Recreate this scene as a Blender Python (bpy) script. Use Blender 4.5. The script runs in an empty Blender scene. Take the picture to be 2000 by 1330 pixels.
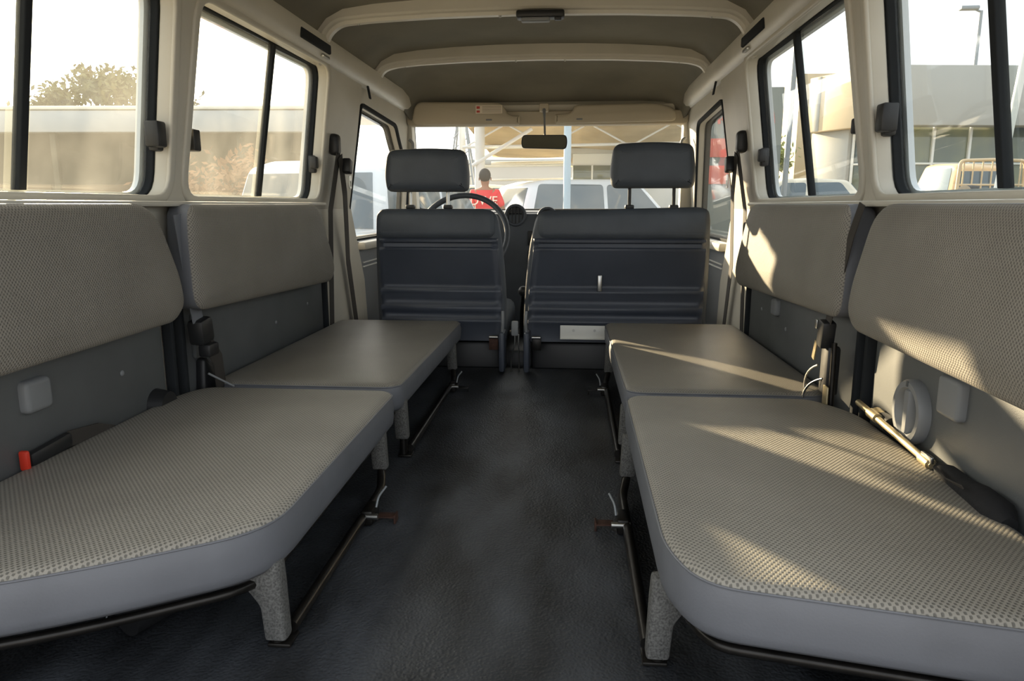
import bpy, bmesh, math, random
from mathutils import Vector, Matrix
random.seed(4)
S = bpy.context.scene
C = S.collection
PI = math.pi
def R(a): return math.radians(a)

# ------------------------------------------------------------------ camera
cam = bpy.data.objects.new('camera', bpy.data.cameras.new('camera'))
C.objects.link(cam); S.camera = cam
cam.data.sensor_width = 36.0; cam.data.lens = 36.0 * 1400 / 2000
cam.data.clip_start = 0.02; cam.data.clip_end = 500
cam.location = (0.135, 0.0, 0.62)
cam.rotation_euler = (R(90 - 10.718), 0, R(4.65))
S.render.resolution_x = 2000; S.render.resolution_y = 1330

# ------------------------------------------------------------------ sky, sun, exposure
SUN_AZ, SUN_EL = 35.6, 13.1           # degrees left of the car's nose, above the horizon
sd = Vector((-math.sin(R(SUN_AZ)) * math.cos(R(SUN_EL)), math.cos(R(SUN_AZ)) * math.cos(R(SUN_EL)), math.sin(R(SUN_EL))))
SKY = 1.35
w = bpy.data.worlds.new('sky'); S.world = w; w.use_nodes = True
nt = w.node_tree; nt.nodes.clear()
def N(nt, t, **k):
    n = nt.nodes.new(t)
    for a, b in k.items(): setattr(n, a, b)
    return n
out = N(nt, 'ShaderNodeOutputWorld'); bg = N(nt, 'ShaderNodeBackground')
tc = N(nt, 'ShaderNodeTexCoord')
dot = N(nt, 'ShaderNodeVectorMath', operation='DOT_PRODUCT'); dot.inputs[1].default_value = sd
nt.links.new(tc.outputs['Generated'], dot.inputs[0])
def pw(e, m):
    a = N(nt, 'ShaderNodeMath', operation='MAXIMUM'); a.inputs[1].default_value = 0
    nt.links.new(dot.outputs['Value'], a.inputs[0])
    b = N(nt, 'ShaderNodeMath', operation='POWER'); b.inputs[1].default_value = e
    nt.links.new(a.outputs[0], b.inputs[0])
    c = N(nt, 'ShaderNodeMath', operation='MULTIPLY'); c.inputs[1].default_value = m
    nt.links.new(b.outputs[0], c.inputs[0]); return c
p1 = pw(4, 3.2); p2 = pw(70, 5.0)
ad = N(nt, 'ShaderNodeMath', operation='ADD'); nt.links.new(p1.outputs[0], ad.inputs[0]); nt.links.new(p2.outputs[0], ad.inputs[1])
mx = N(nt, 'ShaderNodeVectorMath', operation='SCALE'); mx.inputs[0].default_value = (1.0, 0.91, 0.77)
nt.links.new(ad.outputs[0], mx.inputs['Scale'])
ba = N(nt, 'ShaderNodeVectorMath', operation='ADD'); ba.inputs[1].default_value = (SKY * 0.95, SKY * 0.985, SKY * 1.02)
nt.links.new(mx.outputs[0], ba.inputs[0])
nt.links.new(ba.outputs[0], bg.inputs['Color']); bg.inputs['Strength'].default_value = 1.0
nt.links.new(bg.outputs[0], out.inputs[0])
sl = bpy.data.lights.new('sun', 'SUN'); sl.energy = 14.0; sl.angle = R(0.7); sl.color = (1.0, 0.78, 0.49)
so = bpy.data.objects.new('sun', sl); C.objects.link(so); so.rotation_euler = sd.to_track_quat('Z', 'Y').to_euler()
S.view_settings.view_transform = 'Standard'; S.view_settings.look = 'None'
S.view_settings.gamma = 1; S.view_settings.use_curve_mapping = False
S.view_settings.exposure = 0.35
S.cycles.max_bounces = 10; S.cycles.transparent_max_bounces = 16; S.cycles.diffuse_bounces = 6

# ------------------------------------------------------------------ materials
def sr(r, g, b):
    f = lambda c: ((c / 255 + 0.055) / 1.055) ** 2.4 if c > 10 else c / 255 / 12.92
    return (f(r), f(g), f(b), 1)
def mat(name, col, rough=0.6, metal=0.0, spec=0.5, noise=0.0, nscale=20, bump=0.0, bscale=200, col2=None, coat=0.0):
    m = bpy.data.materials.new(name); m.use_nodes = True
    t = m.node_tree; p = t.nodes['Principled BSDF']
    p.inputs['Base Color'].default_value = col
    p.inputs['Roughness'].default_value = rough; p.inputs['Metallic'].default_value = metal
    p.inputs['Specular IOR Level'].default_value = spec; p.inputs['Coat Weight'].default_value = coat
    g = N(t, 'ShaderNodeTexCoord')
    if noise > 0:
        n = N(t, 'ShaderNodeTexNoise'); n.inputs['Scale'].default_value = nscale; n.inputs['Detail'].default_value = 6
        t.links.new(g.outputs['Object'], n.inputs['Vector'])
        x = N(t, 'ShaderNodeMix', data_type='RGBA')
        c2 = col2 if col2 else tuple(c * (1 - noise) for c in col[:3]) + (1,)
        x.inputs['A'].default_value = col; x.inputs['B'].default_value = c2
        mr = N(t, 'ShaderNodeMapRange'); mr.inputs[1].default_value = 0.38; mr.inputs[2].default_value = 0.68
        t.links.new(n.outputs['Fac'], mr.inputs[0]); t.links.new(mr.outputs[0], x.inputs['Factor'])
        t.links.new(x.outputs['Result'], p.inputs['Base Color'])
    if bump > 0:
        n = N(t, 'ShaderNodeTexNoise'); n.inputs['Scale'].default_value = bscale; n.inputs['Detail'].default_value = 3
        t.links.new(g.outputs['Object'], n.inputs['Vector'])
        b = N(t, 'ShaderNodeBump'); b.inputs['Strength'].default_value = bump; b.inputs['Distance'].default_value = 0.002
        t.links.new(n.outputs['Fac'], b.inputs['Height']); t.links.new(b.outputs[0], p.inputs['Normal'])
    return m
def weave(name, axes, light, dark, per=0.0075, rough=0.6):
    """woven upholstery: staggered dimples, in the plane given by axes"""
    m = mat(name, light, rough, spec=0.5); t = m.node_tree; p = t.nodes['Principled BSDF']
    g = N(t, 'ShaderNodeTexCoord'); s = N(t, 'ShaderNodeSeparateXYZ'); t.links.new(g.outputs['Object'], s.inputs[0])
    cs = []
    for ax, pp in zip(axes, (per, per * 1.15)):
        a = N(t, 'ShaderNodeMath', operation='MULTIPLY'); a.inputs[1].default_value = 2 * PI / pp
        t.links.new(s.outputs[ax], a.inputs[0])
        c = N(t, 'ShaderNodeMath', operation='COSINE'); t.links.new(a.outputs[0], c.inputs[0]); cs.append(c)
    pr = N(t, 'ShaderNodeMath', operation='MULTIPLY'); t.links.new(cs[0].outputs[0], pr.inputs[0]); t.links.new(cs[1].outputs[0], pr.inputs[1])
    mr = N(t, 'ShaderNodeMapRange', interpolation_type='SMOOTHSTEP'); mr.inputs[1].default_value = -0.1; mr.inputs[2].default_value = 0.75
    t.links.new(pr.outputs[0], mr.inputs[0])
    no = N(t, 'ShaderNodeTexNoise'); no.inputs['Scale'].default_value = 6; no.inputs['Detail'].default_value = 5
    t.links.new(g.outputs['Object'], no.inputs['Vector'])
    x = N(t, 'ShaderNodeMix', data_type='RGBA'); x.inputs['A'].default_value = light; x.inputs['B'].default_value = dark
    t.links.new(mr.outputs[0], x.inputs['Factor'])
    y = N(t, 'ShaderNodeMix', data_type='RGBA', blend_type='MULTIPLY'); y.inputs['Factor'].default_value = 0.35
    t.links.new(x.outputs['Result'], y.inputs['A']); t.links.new(no.outputs['Fac'], y.inputs['B'])
    t.links.new(y.outputs['Result'], p.inputs['Base Color'])
    b = N(t, 'ShaderNodeBump'); b.invert = True; b.inputs['Strength'].default_value = 0.7; b.inputs['Distance'].default_value = 0.0012
    t.links.new(mr.outputs[0], b.inputs['Height']); t.links.new(b.outputs[0], p.inputs['Normal'])
    return m
def glass(name, tint, dust, dcol=(0.9, 0.88, 0.8, 1)):
    m = bpy.data.materials.new(name); m.use_nodes = True; t = m.node_tree; t.nodes.clear()
    o = N(t, 'ShaderNodeOutputMaterial'); tr = N(t, 'ShaderNodeBsdfTransparent'); tr.inputs[0].default_value = tint
    gl = N(t, 'ShaderNodeBsdfGlossy'); gl.inputs['Roughness'].default_value = 0.02
    lw = N(t, 'ShaderNodeLayerWeight'); lw.inputs['Blend'].default_value = 0.5
    p5 = N(t, 'ShaderNodeMath', operation='POWER'); p5.inputs[1].default_value = 4.0; t.links.new(lw.outputs['Facing'], p5.inputs[0])
    fr = N(t, 'ShaderNodeMath', operation='MULTIPLY_ADD'); fr.inputs[1].default_value = 0.45; fr.inputs[2].default_value = 0.02; t.links.new(p5.outputs[0], fr.inputs[0])
    a = N(t, 'ShaderNodeMixShader'); t.links.new(fr.outputs[0], a.inputs[0]); t.links.new(tr.outputs[0], a.inputs[1]); t.links.new(gl.outputs[0], a.inputs[2])
    tl = N(t, 'ShaderNodeBsdfTranslucent'); tl.inputs[0].default_value = dcol
    g = N(t, 'ShaderNodeTexCoord'); n = N(t, 'ShaderNodeTexNoise'); n.inputs['Scale'].default_value = 5; n.inputs['Detail'].default_value = 8
    t.links.new(g.outputs['Object'], n.inputs['Vector'])
    mr = N(t, 'ShaderNodeMapRange'); mr.inputs[1].default_value = 0.3; mr.inputs[2].default_value = 0.75
    mr.inputs[3].default_value = dust * 0.5; mr.inputs[4].default_value = dust * 1.6
    t.links.new(n.outputs['Fac'], mr.inputs[0])
    b = N(t, 'ShaderNodeMixShader'); t.links.new(mr.outputs[0], b.inputs[0]); t.links.new(a.outputs[0], b.inputs[1]); t.links.new(tl.outputs[0], b.inputs[2])
    t.links.new(b.outputs[0], o.inputs[0]); return m
def plain(name, rgb, rough=0.6, **k): return mat(name, sr(*rgb), rough, **k)

M_beige = plain('painted beige metal', (208, 203, 190), 0.42, noise=0.12, nscale=4)
M_head = plain('headliner felt', (130, 126, 114), 0.95, noise=0.15, nscale=5, bump=0.3, bscale=500)
M_panel = plain('dark grey trim panel', (100, 103, 104), 0.5, noise=0.18, nscale=6, bump=0.15, bscale=600)
M_vinyl = plain('grey vinyl side', (115, 118, 125), 0.55, noise=0.15, nscale=9, bump=0.15, bscale=300)
M_fab_top = weave('woven seat fabric', (0, 1), sr(172, 168, 159), sr(120, 118, 112))
M_fab_back = weave('woven backrest fabric', (1, 2), sr(158, 153, 144), sr(116, 113, 107), 0.0065)
M_worn = weave('worn seat fabric', (0, 1), sr(150, 146, 137), sr(124, 121, 114), 0.006, 0.42)
M_black = plain('black plastic', (34, 35, 37), 0.45)
M_rub = plain('black rubber', (40, 43, 46), 0.85, spec=0.2)
M_belt = plain('seat belt webbing', (62, 58, 54), 0.8, bump=0.4, bscale=900)
M_seatv = plain('front seat vinyl', (74, 80, 88), 0.5, noise=0.15, nscale=12, bump=0.2, bscale=250)
M_seatb = plain('seat back board', (66, 72, 84), 0.42, noise=0.12, nscale=10)
M_steel = plain('bright steel', (190, 190, 186), 0.3, metal=1.0)
M_dsteel = plain('black enamelled steel', (46, 44, 42), 0.32, metal=0.6, noise=0.4, nscale=40)
M_rust = plain('rusty steel', (84, 58, 48), 0.7, metal=0.3, noise=0.5, nscale=60)
M_speck = plain('speckled grey leg cover', (110, 110, 108), 0.85, noise=0.6, nscale=320, bump=0.4, bscale=400)
M_brass = plain('yellow zinc steel', (190, 176, 142), 0.45, metal=0.8)
M_white = plain('white plastic', (225, 225, 220), 0.5)
M_visor = plain('visor vinyl', (186, 176, 156), 0.7, bump=0.15, bscale=400)
M_cover = plain('grey plastic cover', (130, 133, 136), 0.5)
M_red = plain('red plastic', (215, 60, 40), 0.4)
M_mirror = plain('mirror silver', (210, 212, 205), 0.03, metal=1.0)
M_gl_l = glass('hazy window glass', (0.92, 0.93, 0.90, 1), 0.06)
M_gl_r = glass('clear window glass', (0.92, 0.94, 0.935, 1), 0.010)
M_gl_f = glass('windscreen glass', (0.96, 0.97, 0.965, 1), 0.008)
M_carpaint = plain('white car paint', (222, 230, 236), 0.25, coat=0.5)
M_cargold = plain('champagne car paint', (205, 180, 140), 0.35, coat=0.4)
M_carsilver = plain('silver car paint', (190, 200, 205), 0.25, metal=0.3, coat=0.5)
M_carbeige = plain('cream car paint', (228, 220, 200), 0.3, coat=0.4)
M_carglass = plain('dark car glass', (92, 108, 118), 0.08, spec=0.8)
M_tyre = plain('tyre rubber', (38, 38, 38), 0.8)
M_wallg = plain('grey cladding', (176, 176, 170), 0.6, noise=0.05, nscale=1)
M_wallb = plain('beige cladding', (214, 196, 164), 0.6, noise=0.05, nscale=1)
M_curtain = plain('tinted curtain glass', (70, 84, 86), 0.08, spec=0.8, noise=0.6, nscale=0.5, col2=sr(128, 130, 96))
M_mull = plain('white painted metal', (225, 226, 220), 0.4)
M_canvas = plain('tan shade cloth', (196, 176, 140), 0.8, noise=0.2, nscale=1.5)
M_leaf = plain('dusty leaves', (112, 112, 74), 0.8, noise=0.3, nscale=3)
M_dry = plain('dry brown brush', (150, 112, 80), 0.9, noise=0.3, nscale=3)
M_bark = plain('bark', (98, 82, 64), 0.9)
M_shirt = plain('red shirt cloth', (222, 52, 60), 0.8)
M_skin = plain('skin', (150, 104, 80), 0.6)
M_hair = plain('black hair', (34, 32, 32), 0.7)
M_trouser = plain('grey trouser cloth', (90, 92, 100), 0.8)
M_pole = plain('galvanised pole', (150, 156, 160), 0.5, metal=0.3)

# floor: pebbled black vinyl with dusty wear
M_floor = mat('pebbled black vinyl floor', sr(34, 36, 39), 0.42, noise=1, nscale=3.5, col2=sr(76, 80, 86), spec=0.5)
t = M_floor.node_tree; p = t.nodes['Principled BSDF']
g = N(t, 'ShaderNodeTexCoord'); mp = N(t, 'ShaderNodeMapping'); mp.inputs['Scale'].default_value = (2.2, 0.8, 1)
t.links.new(g.outputs['Object'], mp.inputs[0])
nn = [n for n in t.nodes if n.bl_idname == 'ShaderNodeTexNoise'][0]; t.links.new(mp.outputs[0], nn.inputs['Vector'])
vo = N(t, 'ShaderNodeTexVoronoi', feature='SMOOTH_F1'); vo.inputs['Scale'].default_value = 230; t.links.new(g.outputs['Object'], vo.inputs['Vector'])
bp = N(t, 'ShaderNodeBump'); bp.invert = True; bp.inputs['Strength'].default_value = 0.8; bp.inputs['Distance'].default_value = 0.0016
t.links.new(vo.outputs['Distance'], bp.inputs['Height']); t.links.new(bp.outputs[0], p.inputs['Normal'])

# ------------------------------------------------------------------ mesh helpers
def link_mesh(name, me, m, parent, local=False):
    o = bpy.data.objects.new(name, me); C.objects.link(o)
    ms = m if isinstance(m, (list, tuple)) else [m]
    if m is not None and len(me.materials) == 0:
        for q in ms: me.materials.append(q)
    if parent is not None:
        o.parent = parent
        if not local: o.matrix_parent_inverse = parent_world(parent).inverted()
    return o
def parent_world(p):
    mw = p.matrix_basis.copy()
    if p.parent: mw = parent_world(p.parent) @ p.matrix_parent_inverse @ mw
    return mw
def finish(bm, name, m, parent, smooth=40, local=False, recalc=True):
    if recalc: bmesh.ops.recalc_face_normals(bm, faces=bm.faces[:])
    for f in bm.faces: f.smooth = smooth > 0
    if smooth > 0:
        for e in bm.edges:
            if len(e.link_faces) == 2 and e.calc_face_angle(0) > R(smooth): e.smooth = False
    me = bpy.data.meshes.new(name); bm.to_mesh(me); bm.free()
    return link_mesh(name, me, m, parent, local)
def mesh(name, vs, fs, m, parent=None, smooth=40, local=False, recalc=True):
    bm = bmesh.new(); v = [bm.verts.new(q) for q in vs]
    for f in fs:
        try: bm.faces.new([v[i] for i in f])
        except ValueError: pass
    return finish(bm, name, m, parent, smooth, local, recalc)
def add_box(bm, size, loc, rot=None, bev=0.0, seg=2):
    r = bmesh.ops.create_cube(bm, size=1.0); vs = r['verts']
    bmesh.ops.scale(bm, vec=size, verts=vs)
    if bev > 0:
        es = list({e for v in vs for e in v.link_edges})
        q = bmesh.ops.bevel(bm, geom=es, offset=bev, segments=seg, profile=0.5, affect='EDGES')
        vs = list({v for f in q['faces'] for v in f.verts} | {v for v in vs if v.is_valid})
    mt = Matrix.Translation(loc)
    if rot is not None: mt = mt @ (rot if isinstance(rot, Matrix) else Matrix.Rotation(rot[2], 4, 'Z') @ Matrix.Rotation(rot[1], 4, 'Y') @ Matrix.Rotation(rot[0], 4, 'X'))
    bmesh.ops.transform(bm, matrix=mt, verts=vs)
def box(name, size, loc, m, parent=None, bev=0.003, rot=None, local=False, seg=2):
    bm = bmesh.new(); add_box(bm, size, loc, rot, min(bev, min(size) * 0.45), seg)
    return finish(bm, name, m, parent, 40, local)
def add_tube(bm, pts, r, n=10, closed=False, cap=True):
    P = [Vector(q) for q in pts]; k = len(P); rings = []
    rr = r if isinstance(r, (list, tuple)) else [r] * k
    up = None
    for i in range(k):
        if closed: d = (P[(i + 1) % k] - P[i - 1])
        else: d = P[min(i + 1, k - 1)] - P[max(i - 1, 0)]
        d.normalize()
        if up is None:
            up = d.orthogonal().normalized()
        else:
            up = up - d * up.dot(d)
            up = up.normalized() if up.length > 1e-6 else d.orthogonal().normalized()
        b = d.cross(up)
        rings.append([bm.verts.new(P[i] + (up * math.cos(a) + b * math.sin(a)) * rr[i]) for a in [2 * PI * j / n for j in range(n)]])
    for i in range(k if closed else k - 1):
        A, B = rings[i], rings[(i + 1) % k]
        for j in range(n):
            try: bm.faces.new((A[j], A[(j + 1) % n], B[(j + 1) % n], B[j]))
            except ValueError: pass
    if cap and not closed: bm.faces.new(rings[0]); bm.faces.new(rings[-1])
def tube(name, pts, r, m, parent=None, n=10, closed=False, local=False):
    bm = bmesh.new(); add_tube(bm, pts, r, n, closed); return finish(bm, name, m, parent, 50, local)
def bend(pts, rad=0.03, n=5):
    """round the corners of a polyline"""
    P = [Vector(q) for q in pts]; o = [P[0]]
    for i in range(1, len(P) - 1):
        a, b, c = P[i - 1], P[i], P[i + 1]
        r1 = min(rad, (a - b).length * 0.45, (c - b).length * 0.45)
        s = b + (a - b).normalized() * r1; e = b + (c - b).normalized() * r1
        for k in range(n + 1):
            q = k / n; o.append(s.lerp(b, q).lerp(b.lerp(e, q), q))
    o.append(P[-1]); return o
def rp(pts, rad=0.03, n=5):
    """closed rounded polygon, 2D; rad may be a list per corner"""
    P = [Vector((q[0], q[1])) for q in pts]; o = []; k = len(P)
    for i in range(k):
        a, b, c = P[i - 1], P[i], P[(i + 1) % k]
        rd = rad[i] if isinstance(rad, (list, tuple)) else rad
        if rd <= 0: o.append(b.copy()); continue
        r1 = min(rd, (a - b).length * 0.48, (c - b).length * 0.48)
        s = b + (a - b).normalized() * r1; e = b + (c - b).normalized() * r1
        for j in range(n + 1):
            q = j / n; o.append(s.lerp(b, q).lerp(b.lerp(e, q), q))
    return o
def plate(name, outline, holes, thick, fn, m, parent=None, bev=0.0, local=False, smooth=40):
    """flat sheet with holes; fn maps (u, v, w) with w in [0, thick] to space"""
    cu = bpy.data.curves.new('c', 'CURVE'); cu.dimensions = '2D'; cu.fill_mode = 'BOTH'
    cu.extrude = max(thick / 2 - bev, 0.0); cu.bevel_depth = bev; cu.bevel_resolution = 2; cu.offset = -bev
    for pl in [outline] + list(holes):
        s = cu.splines.new('POLY'); s.points.add(len(pl) - 1)
        for i, q in enumerate(pl): s.points[i].co = (q[0], q[1], 0, 1)
        s.use_cyclic_u = True
    ob = bpy.data.objects.new('c', cu)
    me = bpy.data.meshes.new_from_object(ob)
    bm = bmesh.new(); bm.from_mesh(me)
    bpy.data.objects.remove(ob); bpy.data.curves.remove(cu); bpy.data.meshes.remove(me)
    bmesh.ops.remove_doubles(bm, verts=bm.verts[:], dist=1e-5)
    for v in bm.verts: v.co = Vector(fn(v.co.x, v.co.y, v.co.z + thick / 2))
    return finish(bm, name, m, parent, smooth, local)
def loft(name, outline, profile, fn, m, parent=None, cap0=True, cap1=True, local=False, smooth=55, crown=0.0):
    """stack of inset rings of an outline: profile = [(inset, w)...]; negative insets grow"""
    P = [Vector((q[0], q[1])) for q in outline]; k = len(P)
    ar = sum(P[i - 1].x * P[i].y - P[i].x * P[i - 1].y for i in range(k))
    if ar < 0: P.reverse()
    nr = []
    for i in range(k):
        d = (P[(i + 1) % k] - P[i - 1]).normalized(); nr.append(Vector((-d.y, d.x)))
    c = sum(P, Vector((0, 0))) / k
    bm = bmesh.new(); rings = []
    for ins, wv in profile:
        if isinstance(ins, str):
            s = float(ins); b = [c + (P[i] + nr[i] * 0.02 - c) * s for i in range(k)]
        else: b = [P[i] + nr[i] * ins for i in range(k)]
        rings.append([bm.verts.new(fn(q.x, q.y, wv)) for q in b])
    for A, B in zip(rings, rings[1:]):
        for j in range(k): bm.faces.new((A[j], A[(j + 1) % k], B[(j + 1) % k], B[j]))
    if cap0: bm.faces.new(rings[0])
    if cap1: bm.faces.new(rings[-1])
    return finish(bm, name, m, parent, smooth, local)
def add_loft_arc(bm): pass
def tag(o, label=None, cat=None, group=None, kind=None):
    if label: o['label'] = label
    if cat: o['category'] = cat
    if group: o['group'] = group
    if kind: o['kind'] = kind
    return o
def thing(name, loc, label, cat, group=None, rz=0.0):
    o = bpy.data.objects.new(name, None); C.objects.link(o); o.location = loc; o.rotation_euler = (0, 0, rz)
    o.empty_display_size = 0.1
    return tag(o, label, cat, group)
def struct(o, label=None):
    o['kind'] = 'structure'
    if label: o['label'] = label
    return o
def bezier(a, b, c, n=8):
    a, b, c = Vector(a), Vector(b), Vector(c)
    return [a.lerp(b, i / n).lerp(b.lerp(c, i / n), i / n) for i in range(n + 1)]
def strap(name, pts, wd, th, m, parent, wdir=(0, 1, 0)):
    """flat webbing along a path"""
    P = [Vector(q) for q in pts]; W = Vector(wdir); bm = bmesh.new(); rings = []
    for i, q in enumerate(P):
        d = (P[min(i + 1, len(P) - 1)] - P[max(i - 1, 0)]).normalized()
        ws = (W - d * W.dot(d)).normalized(); nn_ = d.cross(ws).normalized()
        rings.append([bm.verts.new(q + ws * a * wd / 2 + nn_ * b * th / 2) for a, b in ((-1, -1), (1, -1), (1, 1), (-1, 1))])
    for A, B in zip(rings, rings[1:]):
        for j in range(4): bm.faces.new((A[j], A[(j + 1) % 4], B[(j + 1) % 4], B[j]))
    bm.faces.new(rings[0]); bm.faces.new(rings[-1])
    return finish(bm, name, m, parent, 30)

# ------------------------------------------------------------------ vehicle shell
X0, LEAN = 0.765, 0.17
def wx(z, off=0.0): return X0 + off - LEAN * max(0.0, z - 0.62)
def wallfn(s, off=0.0):
    return lambda u, v, w_: (s * (X0 + off + w_ - LEAN * (v - 0.62)), u, v)
def flatfn(s, x): return lambda u, v, w_: (s * (x + w_), u, v)

# floor
bm = bmesh.new(); add_box(bm, (1.56, 2.52, 0.05), (0, 1.43, -0.025))
struct(finish(bm, 'floor', M_floor, None))
bm = bmesh.new(); add_box(bm, (1.56, 1.6, 0.05), (0, 3.49, -0.10)); add_box(bm, (1.56, 0.02, 0.1), (0, 2.70, -0.05))
struct(finish(bm, 'trim_1', M_rub, None), 'black lower floor under the front seats')

# windows: rows of (y, z)
H1 = rp([(0.35, 0.637), (1.562, 0.637), (1.535, 1.075), (0.35, 1.075)], 0.055)
H2 = rp([(1.630, 0.637), (2.535, 0.637), (2.49, 1.078), (1.630, 1.072)], 0.055)
def shrink(pl, d):
    k = len(pl); P = [Vector((q[0], q[1])) for q in pl]; o = []
    ar = sum(P[i - 1].x * P[i].y - P[i].x * P[i - 1].y for i in range(k)); sg = 1 if ar > 0 else -1
    for i in range(k):
        dd = (P[(i + 1) % k] - P[i - 1]).normalized(); o.append(P[i] + Vector((-dd.y, dd.x)) * d * sg)
    return o
sides = {-1: 'left', 1: 'right'}
for s in (-1, 1):
    up = [(0.2, 0.60), (2.915, 0.60), (2.90, 0.90), (2.88, 1.12), (0.2, 1.12)]
    wl = struct(plate('wall_' + sides[s], up, [H1, H2], 0.035, wallfn(s), M_beige, None, bev=0.006))
    # stamped step round each window
    for H in (H1, H2):
        plate('window_reveal', shrink(H, -0.020), [shrink(H, 0.004)], 0.010, wallfn(s, -0.006), M_beige, wl, bev=0.004)
    # outer skin closing the wall
    plate('outer_skin', up, [shrink(H1, 0.01), shrink(H2, 0.01)], 0.012, wallfn(s, 0.062), M_carpaint, wl)
    # lower wall (beige metal) and dark trim panels
    low = [(0.2, -0.05), (3.14, -0.05), (3.09, 0.3), (2.93, 0.61), (0.2, 0.61)]
    plate('lower_panel', low, [], 0.05, flatfn(s, X0 + 0.003), M_beige, wl)
    for a, b in ((0.2, 1.475), (1.565, 2.50)):
        pn = loft('trim_panel', rp([(a, 0.05), (b, 0.05), (b, 0.598), (a, 0.598)], 0.02), [(0.0, 0), (0, 0.008), (0.004, 0.012)], lambda u, v, w_: (s * (X0 - w_), u, v), M_panel, wl)
        for yy, zz in ((a + 0.13, 0.30), (b - 0.15, 0.29), ((a + b) / 2 + 0.05, 0.27)):
            bm = bmesh.new(); bmesh.ops.create_uvsphere(bm, u_segments=10, v_segments=6, radius=0.006)
            bmesh.ops.transform(bm, matrix=Matrix.Translation((s * (X0 - 0.012), yy, zz)) @ Matrix.Diagonal((0.5, 1, 1, 1)), verts=bm.verts[:])
            finish(bm, 'trim_clip', M_cover, pn)
    # sill ledge
    box('sill_ledge', (0.045, 2.3, 0.012), (s * (X0 - 0.018), 1.36, 0.622), M_beige, wl, bev=0.005)
    # upright seal channels between the trim panels
    for yy in (1.50, 1.545):
        box('seat_rail_post', (0.022, 0.016, 0.30), (s * (X0 - 0.012), yy, 0.24), M_rub, wl, bev=0.004)
    box('pillar_seal', (0.02, 0.02, 0.36), (s * (X0 - 0.012), 2.525, 0.22), M_rub, wl, bev=0.005)

# cant rails, roof
def rail_profile(s): return [(s * q[0], q[1]) for q in [(0.694, 1.075), (0.676, 1.085), (0.664, 1.105), (0.660, 1.135), (0.664, 1.155), (0.70, 1.17), (0.75, 1.16), (0.77, 1.08)]]
def extrude_y(name, prof, y0, y1, m, parent=None, closed=True, smooth=40, n=1):
    vs = []; fs = []; k = len(prof)
    for i in range(n + 1):
        y = y0 + (y1 - y0) * i / n
        vs += [(q[0], y, q[1]) for q in prof]
    for i in range(n):
        for j in range(k if closed else k - 1): fs.append((i * k + j, i * k + (j + 1) % k, (i + 1) * k + (j + 1) % k, (i + 1) * k + j))
    if closed: fs += [tuple(range(k)), tuple(range(n * k, n * k + k))]
    return mesh(name, vs, fs, m, parent, smooth)
for i, s in enumerate((-1, 1)):
    r_ = struct(extrude_y('trim_%d' % (2 + i), rail_profile(s), 0.2, 3.70, M_beige), 'beige cant rail above the %s windows' % sides[s])
    for yy in (2.30, 1.05):
        box('grab_slot', (0.012, 0.26, 0.03), (s * 0.662, yy, 1.118), M_rub, r_, bev=0.005, rot=(0, 0, 0))
        box('slot_hinge', (0.012, 0.06, 0.010), (s * 0.668, yy + 0.10, 1.092), M_steel, r_, bev=0.003)
# headliner: cross sections along y
ys = [0.2, 1.0, 2.0, 2.8, 3.2, 3.45, 3.60, 3.70, 3.78, 3.83]
dz = [0, 0, 0, 0, -0.008, -0.025, -0.05, -0.085, -0.13, -0.19]
sc = [1, 1, 1, 1, 0.995, 0.99, 0.98, 0.97, 0.96, 0.95]
vs = []; fs = []
base = [(0.70, 1.13), (0.685, 1.17), (0.655, 1.205), (0.60, 1.232), (0.5, 1.245), (0.35, 1.255), (0.18, 1.261), (0, 1.263)]
prof = [(-a, b) for a, b in base] + [(a, b) for a, b in reversed(base[:-1])]
k = len(prof)
for y, d, c_ in zip(ys, dz, sc):
    for a, b in prof:
        vs.append((a * c_, y, max(b + d, 1.02) if d < -0.02 else b + d))
for i in range(len(ys) - 1):
    for j in range(k - 1): fs.append((i * k + j, i * k + j + 1, (i + 1) * k + j + 1, (i + 1) * k + j))
hl = mesh('ceiling', vs, fs, M_head, None, smooth=60); md = hl.modifiers.new('s', 'SOLIDIFY'); md.thickness = 0.015; md.offset = 1
struct(hl)
rf = mesh('roof_skin', [(x * 1.04, y, z + 0.05) for x, y, z in vs], fs, M_carpaint, hl, smooth=60); md = rf.modifiers.new('s', 'SOLIDIFY'); md.thickness = 0.01; md.offset = 0

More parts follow.
